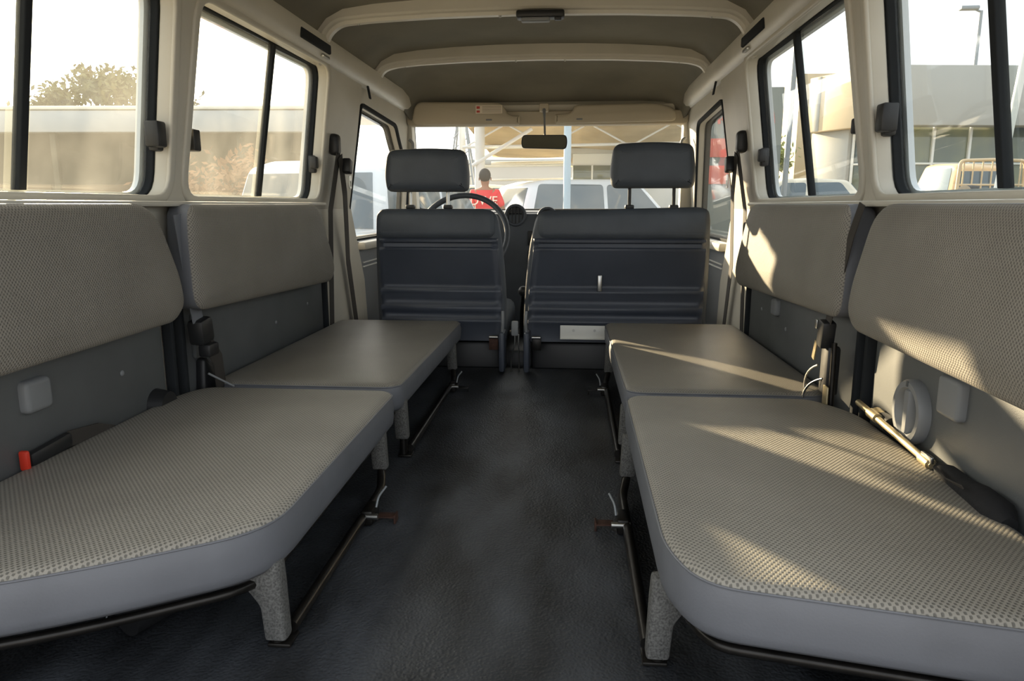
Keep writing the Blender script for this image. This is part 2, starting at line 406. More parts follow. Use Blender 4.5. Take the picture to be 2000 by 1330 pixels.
# cross bows
def crossbow(i, y, zt, hx, label):
    path = [(0.695, 1.07), (0.672, 1.12), (0.650, 1.165), (hx, zt - 0.006), (hx - 0.10, zt + 0.003), (0.3, zt + 0.012), (0, zt + 0.016)]
    path = [(-a, b) for a, b in path] + [(a, b) for a, b in reversed(path[:-1])]
    P = bend([(a, 0, b) for a, b in path], 0.03, 3)
    vs = []; fs = []
    # channel: flat bottom, lips and sides rising to the roof
    cs = [(-0.036, 0.06), (-0.036, 0.018), (-0.030, 0.012), (-0.016, 0.010), (-0.012, 0.0), (0.012, 0.0), (0.016, 0.010), (0.030, 0.012), (0.036, 0.018), (0.036, 0.06)]
    for j, q in enumerate(P):
        d = (P[min(j + 1, len(P) - 1)] - P[max(j - 1, 0)]).normalized(); nrm = Vector((-d.z, 0, d.x))
        for a, b in cs: vs.append((q.x + nrm.x * b, y + a, q.z + nrm.z * b))
    k = len(cs)
    for j in range(len(P) - 1):
        for l in range(k - 1): fs.append((j * k + l, j * k + l + 1, (j + 1) * k + l + 1, (j + 1) * k + l))
    o = mesh('trim_%d' % i, vs, fs, M_beige, None, smooth=35, recalc=True)
    for s in (-1, 1):
        for q in (0.10, 0.56):
            bm = bmesh.new(); bmesh.ops.create_uvsphere(bm, u_segments=8, v_segments=6, radius=0.005, matrix=Matrix.Translation((s * q, y, zt + (0.014 if q < 0.3 else 0.0))))
            finish(bm, 'screw', M_steel, o)
    return struct(o, label)
crossbow(4, 2.42, 1.195, 0.615, 'nearer beige roof bow carrying the dome lamp')
crossbow(5, 3.09, 1.185, 0.600, 'farther beige roof bow')
# dome lamp
dl = thing('dome_lamp', (0.03, 2.40, 1.20), 'black dome lamp on the nearer beige roof bow', 'lamp')
box('lamp_body', (0.15, 0.05, 0.022), (0.03, 2.385, 1.202), M_black, dl, bev=0.006)
box('lens', (0.09, 0.035, 0.012), (0.015, 2.378, 1.186), M_cover, dl, bev=0.005)
box('switch', (0.022, 0.02, 0.012), (0.085, 2.375, 1.189), M_black, dl, bev=0.003)

# ------------------------------------------------------------------ side windows (frame, panes, divider, latches)
wn = 0
def side_window(s, H, ysplit, gm, latches):
    global wn; wn += 1
    fr = plate('window_%d' % wn, shrink(H, -0.006), [shrink(H, 0.002)], 0.022, wallfn(s, 0.036), M_rub, None, bev=0.003)
    struct(fr)
    ymin = min(q[0] for q in H); ymax = max(q[0] for q in H); zt = max(q[1] for q in H) - 0.004; zb = 0.645
    def yend(z, y): return y - (0.0 if y < 1.63 and ymin > 1.6 else 0)
    inner = shrink(H, 0.004)
    def clip(a, b):
        o = []
        for q in inner: o.append((min(max(q[0], a), b), q[1]))
        return o
    plate('pane', clip(-9, ysplit + 0.02), [], 0.004, wallfn(s, 0.043), gm, fr)
    plate('pane', clip(ysplit - 0.02, 9), [], 0.004, wallfn(s, 0.051), gm, fr)
    bar = [(ysplit - 0.009, zb), (ysplit + 0.009, zb), (ysplit + 0.009, zt), (ysplit - 0.009, zt)]
    plate('divider_bar', bar, [], 0.018, wallfn(s, 0.034), M_rub, fr, bev=0.003)
    for yy, zz, dr, big in latches:
        g_ = box('latch', (0.024, 0.030, 0.060), (s * (wx(zz) + 0.030), yy + dr * 0.010, zz), M_black, fr, bev=0.006)
        box('latch_tab', (0.020 * big, 0.022 * big, 0.034 * big), (s * (wx(zz) + 0.016), yy - dr * 0.014, zz + 0.004), M_black, g_, bev=0.005)
side_window(-1, H1, 1.175, M_gl_l, [(1.540, 0.765, 1, 1.6)])
side_window(-1, H2, 2.125, M_gl_l, [(1.662, 0.765, -1, 1.5), (2.510, 0.76, 1, 1.2)])
side_window(1, H1, 1.19, M_gl_r, [(1.540, 0.785, 1, 1.6)])
side_window(1, H2, 2.10, M_gl_r, [(1.665, 0.785, -1, 1.0), (2.49, 0.775, 1, 1.2)])

# ------------------------------------------------------------------ front doors
for i, s in enumerate((-1, 1)):
    wins = rp([(2.915, 1.01), (3.475, 0.985), (3.96, 0.47), (2.93, 0.47)], [0.03, 0.05, 0.03, 0.03])
    if s < 0: wins = rp([(2.915, 1.01), (3.50, 0.99), (3.60, 0.93), (3.93, 0.76), (4.03, 0.47), (2.93, 0.47)], [0.03, 0.04, 0.05, 0.05, 0.03, 0.03])
    outl = [(2.87, 1.10), (3.84, 1.08), (4.00, 0.82), (4.12, 0.60), (4.12, 0.45), (2.90, 0.45)]
    d_ = struct(plate('door_%d' % (i + 1), outl, [wins], 0.03, wallfn(s, 0.01), M_beige, None, bev=0.004))
    plate('door_seal', shrink(wins, -0.010), [shrink(wins, 0.006)], 0.012, wallfn(s, 0.0), M_rub, d_, bev=0.003)
    plate('outer_frame', shrink(wins, -0.03), [shrink(wins, 0.008)], 0.02, wallfn(s, 0.045), M_rub, d_)
    plate('pane', shrink(wins, -0.006), [], 0.004, wallfn(s, 0.040), M_gl_f, d_)
    plate('door_card', [(3.05, -0.1), (4.12, -0.1), (4.12, 0.465), (3.05, 0.465)], [], 0.05, flatfn(s, X0 + 0.012), M_cover, d_, bev=0.004)
    box('door_top_rail', (0.05, 1.1, 0.035), (s * (X0 + 0.005), 3.60, 0.445), M_beige, d_, bev=0.01)
    for zz in (0.37, 0.352):
        box('groove_trim', (0.008, 0.70, 0.006), (s * (X0 + 0.010), 3.45, zz), M_white, d_, bev=0.002)
    # grab handle on the A pillar
    tube('grab_handle', bend([(s * 0.700, 3.74, 0.80), (s * 0.680, 3.735, 0.81), (s * 0.672, 3.71, 0.93), (s * 0.69, 3.71, 0.945)], 0.02), 0.008, M_cover, d_)
    # vent slot at the head of the centre pillar
    box('pillar_slot', (0.006, 0.022, 0.055), (s * 0.676, 2.935, 1.062), M_rub, d_, bev=0.004, rot=(0, s * 0.17, 0))

# windscreen
def wsfn(off=0.0):
    # u = x, v = height 0..1 from top to bottom, w = outward
    def f(u, v, w_): return (u * (1 + 0.06 * v), 3.84 + 0.26 * v + (w_ + off) * 0.8 - 0.06 * (abs(u) / 0.70) ** 2, 1.035 - 0.46 * v + (w_ + off) * 0.5)
    return f
def sub(poly, n=8):
    o = []
    for i in range(len(poly)):
        a, b = Vector(poly[i - 1]), Vector(poly[i])
        for j in range(n): o.append(a.lerp(b, (j + 1) / n))
    return o
hole = rp([(-0.690, 0.02), (0.690, 0.02), (0.690, 1.02), (-0.690, 1.02)], 0.04)
wfr = struct(plate('wall_front', [(-0.76, -0.16), (0.76, -0.16), (0.80, 1.2), (-0.80, 1.2)], [hole], 0.04, wsfn(), M_beige, None, bev=0.0))
wnd = struct(plate('window_5', shrink(hole, -0.02), [shrink(hole, 0.006)], 0.02, wsfn(0.04), M_rub, None))
plate('pane', shrink(hole, -0.01), [], 0.004, wsfn(0.045), M_gl_f, wnd)
# A pillar covers closing the corners
for s in (-1, 1):
    mesh('pillar_cover', [(s * q[0], q[1] + d, q[2]) for d in (0, 0.07) for q in [(0.690, 3.72, 1.12), (0.686, 3.75, 1.03), (0.722, 4.02, 0.56), (0.82, 4.02, 0.56), (0.76, 3.74, 1.12)]],
         [(0, 1, 2, 3, 4), (5, 6, 7, 8, 9), (0, 1, 6, 5), (1, 2, 7, 6), (2, 3, 8, 7), (3, 4, 9, 8), (4, 0, 5, 9)], M_beige, wfr, smooth=30)
# bonnet seen over the dash
bm = bmesh.new(); add_box(bm, (1.5, 1.2, 0.35), (0, 4.78, 0.36), bev=0.08, seg=3)
tag(struct(finish(bm, 'trim_6', M_carpaint, None)), 'white bonnet ahead of the windscreen')

# ------------------------------------------------------------------ dashboard
db = thing('dashboard', (0.0, 3.8, 0.2), 'dark grey dashboard ahead of the front seats with round air vent', 'dashboard')
extrude = [(3.62, 0.28), (3.60, 0.55), (3.64, 0.585), (3.75, 0.592), (4.04, 0.58), (4.04, 0.28)]
vs = [(x, y, z) for x in (-0.64, 0.64) for y, z in extrude]; k = len(extrude)
mesh('dash_body', vs, [tuple(range(k)), tuple(range(k, 2 * k))] + [(j, (j + 1) % k, k + (j + 1) % k, k + j) for j in range(k)], M_seatv, db, smooth=30)
box('centre_stack', (0.44, 0.14, 0.60), (-0.05, 3.60, 0.28), M_seatv, db, bev=0.015)
for k_, (zz, hh) in enumerate(((0.46, 0.07), (0.37, 0.06), (0.29, 0.06))):
    pn = box('stack_panel', (0.15, 0.01, hh), (0.0, 3.528, zz), M_black, db, bev=0.003)
    for xx in (-0.045, 0.0, 0.045):
        tube('knob', [(xx, 3.524, zz), (xx, 3.512, zz)], 0.010, M_cover if k_ == 2 else M_seatv, pn, n=12)
box('firewall', (1.5, 0.04, 0.75), (0, 4.10, 0.22), M_rub, db)
def vent(x, z, r, y):
    v = tube('round_vent', [(x + r * math.cos(a), y, z + r * math.sin(a)) for a in [2 * PI * j / 24 for j in range(24)]], 0.008, M_seatv, db, n=8, closed=True)
    tube('vent_cup', [(x, y + 0.03, z), (x, y + 0.012, z)], r * 0.95, M_black, v, n=24)
    for j in range(5):
        q = (j - 2) * r * 0.36; hh = math.sqrt(max(r * r * 0.86 - q * q, 0))
        box('vent_slat', (0.004, 0.014, 2 * hh), (x + q, y + 0.004, z), M_black, v, bev=0.001)
vent(-0.135, 0.570, 0.047, 3.53); vent(0.02, 0.560, 0.044, 3.53)

# steering wheel
sw = thing('steering_wheel', (-0.365, 3.38, 0.49), 'black steering wheel rim rising behind the driver seat', 'steering wheel')
tl = R(-28)
def swp(a, r): 
    return (-0.365 + r * math.cos(a), 3.33 + r * math.sin(a) * math.sin(-tl) , 0.480 + r * math.sin(a) * math.cos(tl))
tube('rim', [swp(2 * PI * j / 48, 0.208) for j in range(48)], 0.0135, M_seatv, sw, n=12, closed=True)
bm = bmesh.new(); add_box(bm, (0.14, 0.05, 0.10), swp(0, 0.0), rot=(-tl * 0 - R(28), 0, 0), bev=0.02); finish(bm, 'hub', M_seatv, sw)
for a in (R(200), R(-20), R(270)):
    tube('spoke', [swp(a, 0.04), swp(a, 0.20)], 0.010, M_seatv, sw)
tube('column', [swp(0, 0), (-0.365, 3.60, 0.38)], 0.03, M_black, sw)

# ------------------------------------------------------------------ front seats
def front_seat(x0, x1, label, board_marks):
    t_ = thing('front_seat', ((x0 + x1) / 2, 2.85, 0.0), label, 'seat', None)
    inner_right = x1 < 0
    # outline of the seat back in x, z: outer side straight, inner side flaring
    if inner_right: ol = [(x0 + 0.012, 0.11), (x1, 0.11), (x1 - 0.005, 0.30), (x1 - 0.022, 0.48), (x1 - 0.045, 0.605), (x0 + 0.002, 0.605), (x0, 0.48), (x0 + 0.004, 0.30)]
    else: ol = [(x0, 0.11), (x1 - 0.012, 0.11), (x1 - 0.004, 0.30), (x1, 0.48), (x1 - 0.002, 0.613), (x0 + 0.05, 0.598), (x0 + 0.022, 0.48), (x0 + 0.005, 0.30)]
    o2 = rp(ol, [0.03, 0.03, 0.1, 0.1, 0.05, 0.04, 0.1, 0.1], 4)
    fn = lambda u, v, w_: (u, 2.655 + w_ + (v - 0.1) * 0.10, v)
    # cushion core
    bc = loft('backrest', o2, [(0.030, -0.004), (0.012, 0.002), (0.0, 0.012), (0.0, 0.028), (0.016, 0.055), (0.05, 0.085), (0.09, 0.10)], fn, M_seatv, t_)
    # padded upper wrap
    up = [(q[0], q[1]) for q in ol if q[1] > 0.47]
    up = sorted(up, key=lambda q: q[0])
    zt_ = max(q[1] for q in ol)
    xl = min(q[0] for q in ol if q[1] > 0.5) + 0.001; xr = max(q[0] for q in ol if q[1] > 0.5) - 0.001
    loft('upper_pad', rp([(xl + 0.002, 0.497), (xr - 0.002, 0.497), (xr - 0.004, zt_ - 0.003), (xl + 0.004, zt_ - 0.006 - (0.012 if not inner_right else 0))], 0.03, 5), [(0.004, -0.002), (0.002, -0.010), (0.010, -0.017), (0.022, -0.020)], fn, M_seatv, t_, cap0=False)
    # pressed back board with horizontal ribs
    bd = [(q[0] + (0.014 if q[0] < (x0 + x1) / 2 else -0.014), q[1]) for q in ol if q[1] < 0.5]
    lx = [q for q in bd if q[0] < (x0 + x1) / 2]; rx = [q for q in bd if q[0] > (x0 + x1) / 2]
    lx.sort(key=lambda q: q[1]); rx.sort(key=lambda q: q[1])
    def xat(side, z):
        for a, b in zip(side, side[1:]):
            if a[1] <= z <= b[1]: return a[0] + (b[0] - a[0]) * (z - a[1]) / (b[1] - a[1])
        return side[0][0] if z < side[0][1] else side[-1][0]
    # profile (z, depth): negative depth is toward the rear
    pr = [(0.112, 0.0), (0.115, -0.010), (0.180, -0.012), (0.186, -0.019), (0.194, -0.019), (0.200, -0.008), (0.216, -0.006), (0.222, -0.012), (0.234, -0.019), (0.244, -0.019), (0.250, -0.008), (0.270, -0.006), (0.278, -0.014), (0.290, -0.013), (0.296, -0.019), (0.306, -0.019), (0.312, -0.008), (0.326, -0.006), (0.334, -0.014), (0.446, -0.014), (0.452, -0.020), (0.460, -0.020), (0.465, -0.006), (0.478, -0.005), (0.483, -0.016), (0.492, -0.018), (0.496, -0.010), (0.498, 0.0)]
    vs = []; fs = []; cols = [0, 0.008, 0.022, None, -0.022, -0.008, 0.0]
    for z, d in pr:
        a, b = xat(lx, z), xat(rx, z)
        row = [(a, 0.0), (a + 0.004, d * 0.8), (a + 0.02, d), (a + 0.03, d)] + [(b - 0.03, d), (b - 0.02, d), (b - 0.004, d * 0.8), (b, 0.0)]
        # ribs fade at the ends
        for j, (xx, dd) in enumerate(row):
            if j in (2, 5): dd = -0.013
            vs.append((xx, 2.655 + dd + (z - 0.1) * 0.10, z))
    k = 8
    for i in range(len(pr) - 1):
        for j in range(k - 1): fs.append((i * k + j, i * k + j + 1, (i + 1) * k + j + 1, (i + 1) * k + j))
    mesh('back_board', vs, fs, M_seatb, t_, smooth=50)
    return t_
def headrest(x0, x1, z0, z1, posts, label):
    t_ = thing('headrest', ((x0 + x1) / 2, 2.74, 0.61), label, 'headrest')
    o2 = rp([(x0 + 0.008, z0), (x1 - 0.004, z0), (x1, z0 + 0.06), (x1 - 0.012, z1 - 0.004), ((x0 + x1) / 2, z1 + 0.004), (x0 + 0.012, z1 - 0.004), (x0, z0 + 0.06)], [0.022, 0.022, 0.1, 0.03, 0.1, 0.03, 0.1], 5)
    loft('pad', o2, [('0.6', -0.004), (0.03, -0.003), (0.012, 0.003), (0.003, 0.013), (0, 0.028), (0, 0.055), (0.006, 0.078), (0.02, 0.092), (0.04, 0.097)], lambda u, v, w_: (u, 2.70 + w_, v), M_seatv, t_)
    for px_ in posts:
        po = tube('post', [(px_, 2.745, z0 + 0.02), (px_, 2.735, 0.585)], 0.0065, M_steel if x1 < 0 else M_dsteel, t_)
        box('post_guide', (0.034, 0.03, 0.016), (px_, 2.737, 0.612), M_black, po, bev=0.005)
    return t_
s1 = front_seat(-0.604, -0.100, 'dark blue-grey driver seat with ribbed back board, left of the gap', None)
s2 = front_seat(-0.040, 0.645, 'wide dark blue-grey passenger bench seat with ribbed back and white bracket', None)
headrest(-0.568, -0.248, 0.668, 0.825, (-0.475, -0.331), 'black vinyl headrest above the driver seat')
headrest(0.275, 0.585, 0.680, 0.842, (0.350, 0.512), 'black vinyl headrest above the wide passenger seat')
# bracket, clip on the passenger seat
br = box('white_bracket', (0.165, 0.004, 0.050), (0.183, 2.634, 0.155), M_white, s2, bev=0.0015)
box('bracket_lip', (0.165, 0.016, 0.003), (0.183, 2.628, 0.131), M_white, br, bev=0.001)
for xx in (0.150, 0.228):
    tube('rivet', [(xx, 2.633, 0.162), (xx, 2.629, 0.162)], 0.005, M_steel, br, n=10)
box('metal_clip', (0.016, 0.006, 0.060), (0.244, 2.656, 0.335), M_steel, s2, bev=0.003)
# lower seat bases
for nm, a, b, par in (('seat_base', -0.58, -0.13, s1), ('seat_base', -0.01, 0.62, s2)):
    box(nm, (b - a, 0.44, 0.20), ((a + b) / 2, 2.93, 0.0), M_black, par, bev=0.015)
    box('cushion', (b - a + 0.04, 0.48, 0.12), ((a + b) / 2, 2.98, 0.15), M_seatv, par, bev=0.04, seg=3)
# recliner mechanisms and side covers by the gap
for xx, par, sg in ((-0.113, s1, -1), (-0.022, s2, 1)):
    rc = box('recliner_cover', (0.022, 0.10, 0.15), (xx, 2.62, 0.085), M_seatb, par, bev=0.009)
    tube('recliner_lever', bend([(xx, 2.60, 0.13), (xx + sg * -0.004, 2.585, 0.20), (xx + sg * -0.002, 2.60, 0.235)], 0.02), 0.006, M_cover, rc)
    box('hinge_plate', (0.034, 0.004, 0.05), (xx + sg * 0.035, 2.625, 0.11), M_dsteel if sg > 0 else M_rust, par, bev=0.0015)
    tube('hinge_pin', [(xx + sg * 0.05, 2.618, 0.135), (xx + sg * 0.018, 2.618, 0.135)], 0.006, M_steel, par)
# buckle stalks between the front seats
for xx, dx, hb, lab in ((-0.082, 0.016, True, 'grey seat belt buckle on a bent stalk in the gap between the front seats'), (-0.052, 0.0, False, 'thin bare buckle stalk in the gap, right of the buckle')):
    bk = thing('buckle_stalk', (xx, 2.64, 0.0), lab, 'seat belt buckle')
    tube('stalk', bend([(xx, 2.64, -0.03), (xx, 2.62, 0.06), (xx + dx, 2.60, 0.11), (xx + dx, 2.60, 0.15)], 0.03), 0.0028, M_steel, bk)
    if hb: box('buckle', (0.026, 0.016, 0.055), (xx + dx, 2.60, 0.172), M_cover, bk, bev=0.005)
# gear lever tower between the seats
gt = thing('centre_console', (-0.07, 3.0, -0.1), 'dark console and gear lever between the front seats', 'console')
box('tunnel', (0.16, 0.5, 0.16), (-0.07, 3.02, -0.02), M_black, gt, bev=0.03)
tube('gear_lever', bend([(-0.07, 3.05, 0.05), (-0.07, 3.03, 0.17), (-0.06, 2.98, 0.25)], 0.05), 0.008, M_dsteel, gt)
bm = bmesh.new(); bmesh.ops.create_uvsphere(bm, u_segments=14, v_segments=10, radius=0.022, matrix=Matrix.Translation((-0.06, 2.975, 0.265))); finish(bm, 'gear_knob', M_black, gt)

# ------------------------------------------------------------------ side benches
def bench(s, far, label, lx):
    """folding side bench: cushion, frame, leg covers, legs, floor tube, latch"""
    if far: ol = [(0.266, 1.625), (0.700, 1.625), (0.735, 1.66), (0.725, 2.60), (0.262, 2.60)]; rd = [0.05, 0.05, 0.03, 0.05, 0.035]
    elif s < 0: ol = [(0.258, 0.865), (0.50, 0.705), (0.75, 0.615), (0.755, 1.50), (0.72, 1.585), (0.262, 1.585)]; rd = [0.075, 0.2, 0.05, 0.05, 0.04, 0.045]
    else: ol = [(0.258, 0.860), (0.290, 0.768), (0.62, 0.700), (0.735, 0.685), (0.735, 1.48), (0.67, 1.590), (0.262, 1.590)]; rd = [0.07, 0.06, 0.1, 0.05, 0.05, 0.04, 0.045]
    t_ = thing('folding_bench', (s * 0.5, 2.1 if far else 1.15, 0.0), label, 'bench', 'folding side benches')
    o2 = rp([(s * a, b) for a, b in ol], rd, 6)
    ztop = 0.200; TH = 0.072 if far else 0.080; zb = ztop - TH
    mp_ = lambda u, v, w_: (u, v, zb + w_)
    loft('cushion', o2, [(0.03, 0.002), (0.010, 0.0), (0.002, 0.008), (0, 0.02), (-0.001, 0.045), (0.002, TH - 0.012), (0.004, TH - 0.008)], mp_, M_vinyl, t_, cap1=False)
    loft('fabric_top', o2, [(0.0035, TH - 0.0085), (0.007, TH - 0.004), (0.014, TH - 0.0008), (0.024, TH + 0.0005), ('0.86', TH + 0.0025), ('0.5', TH + 0.005)], mp_, M_worn if far else M_fab_top, t_, cap0=False, smooth=80)
    tube('piping', [(q.x, q.y, zb + TH - 0.0085) for q in shrink(o2, 0.002)], 0.0016, M_vinyl, t_, n=6, closed=True)
    # steel frame under the cushion
    fr = [(q.x, q.y, zb - (0.012 if far else 0.020)) for q in shrink(o2, 0.03)]
    tube('frame', fr, 0.007, M_dsteel, t_, n=8, closed=True)
    x = s * lx
    ya, yb = (1.685, 2.45) if far else (0.90, 1.475)
    # speckled leg covers
    for yy, full in ((ya, not far), (yb, False)):
        zb2 = 0.012 if full else 0.048
        if full: out_ = [(lx - 0.017, zb2), (lx + 0.015, zb2), (lx + 0.019, zb - 0.055), (lx + 0.035, zb - 0.032), (lx + 0.085, zb - 0.016), (lx + 0.09, zb + 0.012), (lx - 0.012, zb + 0.012), (lx - 0.014, zb - 0.02)]
        else: out_ = [(lx - 0.015, zb2), (lx + 0.018, zb2), (lx + 0.022, zb - 0.02), (lx + 0.05, zb + 0.0), (lx + 0.05, zb + 0.02), (lx - 0.011, zb + 0.02)]
        cv = loft('leg_cover', rp([(s * a, b) for a, b in out_], 0.006, 3), [(0.004, -0.015), (0.001, -0.011), (0, -0.006), (0, 0.006), (0.001, 0.011), (0.004, 0.015)], (lambda yc: (lambda u, v, w_: (u, yc + w_, v)))(yy), M_speck, t_)
    # bent tube: far leg drops, bends and runs along the floor to the near leg
    tube('leg', bend([(x, yb, zb - 0.01), (x, yb, 0.045), (x - s * 0.012, yb - 0.05, 0.020), (x - s * 0.012, ya + 0.02, 0.016)], 0.035), 0.0095, M_dsteel, t_, n=12)
    tube('leg', [(x, ya, zb - 0.01), (x, ya, 0.008)], 0.0095, M_dsteel, t_, n=12)
    box('foot_plate', (0.034, 0.036, 0.006), (x - s * 0.004, ya + 0.008, 0.004), M_dsteel, t_, bev=0.002)
    # floor latch with lever wire and rusty catch
    x = x - s * 0.016
    yl = 1.31 if not far else 2.33
    lt = box('floor_latch', (0.022, 0.055, 0.030), (x - s * 0.004, yl, 0.018), M_dsteel, t_, bev=0.004)
    tube('latch_bolt', [(x + s * 0.010, yl - 0.025, 0.022), (x - s * 0.026, yl - 0.025, 0.022)], 0.006, M_steel, lt, n=10)
    tube('latch_lever', bend([(x - s * 0.016, yl, 0.03), (x - s * 0.018, yl + 0.01, 0.048), (x - s * 0.028, yl + 0.035, 0.060)], 0.02), 0.0024, M_pole, lt)
    box('catch_plate', (0.036, 0.024, 0.003), (x - s * 0.038, yl, 0.014), M_rust if not far else M_dsteel, lt, bev=0.001)
    box('catch_plate', (0.004, 0.024, 0.018), (x - s * 0.055, yl, 0.010), M_rust if not far else M_dsteel, lt, bev=0.001)
    return t_
bench(-1, False, 'grey woven folding bench seat nearest the camera on the left side', 0.274)
bench(-1, True, 'grey worn folding bench seat behind the driver seat, left side', 0.274)
bench(1, False, 'beige-grey woven folding bench seat nearest the camera on the right, crossed by sunlight', 0.262)
bench(1, True, 'grey folding bench seat behind the wide passenger seat, right side', 0.272)

def backrest(s, far, label):
    if far: ol = [(1.50, 0.388), (2.40, 0.362), (2.44, 0.39), (2.44, 0.44), (2.345, 0.622), (1.53, 0.622), (1.515, 0.56)]; rd = [0.05, 0.04, 0.03, 0.08, 0.05, 0.05, 0.05]
    else: ol = [(0.25, 0.366), (1.42, 0.380), (1.462, 0.41), (1.458, 0.47), (1.395, 0.622), (0.25, 0.622)]; rd = [0.03, 0.04, 0.03, 0.08, 0.06, 0.03]
    t_ = thing('bench_backrest', (s * 0.71, 1.95 if far else 0.85, 0.36), label, 'backrest', 'side bench backrests')
    o2 = rp(ol, rd, 6)
    f_ = lambda u, v, w_: (s * (0.748 - w_ + (v - 0.5) * 0.06), u, v)
    loft('padding', o2, [(0.012, 0.0), (0.0, 0.010), (0.0, 0.045), (0.001, 0.054)], f_, M_vinyl, t_, cap1=False)
    loft('fabric_front', o2, [(0.0006, 0.053), (0.003, 0.0565), (0.007, 0.060), (0.014, 0.063), (0.026, 0.066), ('0.85', 0.069), ('0.5', 0.072)], f_, M_fab_back, t_, cap0=False, smooth=80)
    return t_
backrest(-1, False, 'large grey padded backrest under the nearest left window')
backrest(-1, True, 'grey padded backrest under the far left window, behind the driver')
backrest(1, False, 'large beige-grey padded backrest under the nearest right window')
backrest(1, True, 'grey padded backrest with sun patch under the far right window')

# ------------------------------------------------------------------ seat belts
def pillar_belt(s, label):
    z = 0.822; x = wx(z) - 0.016
    t_ = thing('seat_belt', (s * x, 2.60, z), label, 'seat belt', 'front seat belts on the centre pillars')
    box('upper_guide', (0.036, 0.050, 0.075), (s * x, 2.60, z + 0.01), M_black, t_, bev=0.014, seg=3)
    strap('webbing', [(s * (x - 0.012), 2.60, z - 0.02), (s * (X0 - 0.03), 2.58, 0.60), (s * (X0 - 0.022), 2.56, 0.16)], 0.046, 0.002, M_belt, t_)
    strap('webbing', [(s * (x - 0.014), 2.61, z - 0.03), (s * (x - 0.004), 2.68, 0.66), (s * (X0 - 0.018), 2.80, 0.40), (s * (X0 - 0.015), 2.90, 0.10)], 0.046, 0.002, M_belt, t_)
    b_ = box('buckle_housing', (0.030, 0.040, 0.052), (s * (x - 0.024), 2.66, z - 0.062), M_black, t_, bev=0.006, rot=(R(-15), 0, 0))
    tg = plate('tongue', rp([(-0.014, -0.028), (0.014, -0.028), (0.016, 0.02), (-0.016, 0.02)], 0.008), [rp([(-0.006, -0.02), (0.006, -0.02), (0.006, 0.0), (-0.006, 0.0)], 0.004)], 0.003, lambda u, v, w_: (s * (x - 0.026 + w_), 2.685 + u, z - 0.115 + v), M_steel, b_)
    return t_
pillar_belt(-1, 'black seat belt hanging on the left centre pillar beside the driver headrest')
pillar_belt(1, 'black seat belt hanging on the right centre pillar')

# belt gear between the two left backrests
lb = thing('seat_belt', (-0.72, 1.60, 0.20), 'black seat belt retractor and buckle between the two left backrests', 'seat belt')
box('retractor_head', (0.040, 0.055, 0.060), (-0.712, 1.565, 0.335), M_black, lb, bev=0.010, rot=(R(8), 0, 0))
box('tongue_block', (0.030, 0.046, 0.030), (-0.700, 1.572, 0.290), M_black, lb, bev=0.006)
strap('webbing', [(-0.70, 1.575, 0.30), (-0.695, 1.60, 0.26), (-0.70, 1.615, 0.20), (-0.71, 1.62, 0.12)], 0.045, 0.002, M_belt, lb)
strap('webbing', [(-0.715, 1.518, 0.60), (-0.712, 1.53, 0.48), (-0.71, 1.552, 0.36)], 0.045, 0.002, M_vinyl, lb)
fan = [(1.585, 0.14), (1.70, 0.14), (1.695, 0.185), (1.665, 0.225), (1.615, 0.262), (1.60, 0.26)]
loft('side_cover', rp(fan, 0.02, 4), [(0.006, 0), (0, 0.006), (0, 0.02), (0.005, 0.026)], lambda u, v, w_: (-0.752 + w_, u, v), M_black, lb)
loft('guide_plate', rp([(1.59, 0.26), (1.64, 0.27), (1.615, 0.37), (1.59, 0.37)], 0.01, 3), [(0.002, 0), (0, 0.004), (0.002, 0.010)], lambda u, v, w_: (-0.752 + w_, u, v), M_panel, lb)
tube('cable', [(-0.70, 1.56, 0.235), (-0.66, 1.60, 0.195)], 0.0025, M_cover, lb)
# belt gear between the two right backrests
rb = thing('seat_belt', (0.72, 1.60, 0.20), 'black seat belt with chrome tongue between the two right backrests', 'seat belt')
strap('webbing', [(0.705, 1.485, 0.622), (0.695, 1.50, 0.56), (0.690, 1.545, 0.43), (0.690, 1.575, 0.37)], 0.030, 0.002, M_belt, rb)
box('buckle', (0.030, 0.034, 0.060), (0.690, 1.580, 0.345), M_black, rb, bev=0.006, rot=(R(10), 0, 0))
box('tongue', (0.004, 0.016, 0.045), (0.685, 1.628, 0.300), M_brass, rb, bev=0.0015, rot=(R(18), 0, 0))
box('tongue', (0.004, 0.014, 0.020), (0.682, 1.622, 0.360), M_steel, rb, bev=0.0015)
box('anchor_block', (0.030, 0.045, 0.11), (0.705, 1.585, 0.265), M_black, rb, bev=0.008)
tube('cable', bezier((0.69, 1.615, 0.268), (0.68, 1.69, 0.24), (0.685, 1.67, 0.185)), 0.0025, M_steel, rb)
tube('cable', bezier((0.69, 1.58, 0.245), (0.67, 1.63, 0.225), (0.665, 1.625, 0.19)), 0.0025, M_steel, rb)
tube('anchor_bar', [(0.700, 1.555, 0.33), (0.700, 1.545, 0.15)], 0.006, M_dsteel, rb)
box('anchor_plate', (0.004, 0.028, 0.07), (0.690, 1.555, 0.200), M_brass, rb, bev=0.0015)
# red-buttoned buckle low on the left
rbk = thing('belt_buckle', (-0.72, 1.04, 0.21), 'black belt buckle with red button at the lower left edge', 'seat belt buckle')
box('buckle_body', (0.016, 0.10, 0.026), (-0.742, 1.095, 0.212), M_black, rbk, bev=0.007, rot=(R(4), 0, 0))
box('release_button', (0.016, 0.009, 0.034), (-0.740, 1.036, 0.213), M_red, rbk, bev=0.005)
strap('webbing', [(-0.742, 1.14, 0.215), (-0.742, 1.22, 0.205), (-0.742, 1.27, 0.185)], 0.028, 0.003, M_belt, rbk, wdir=(0, 0, 1))

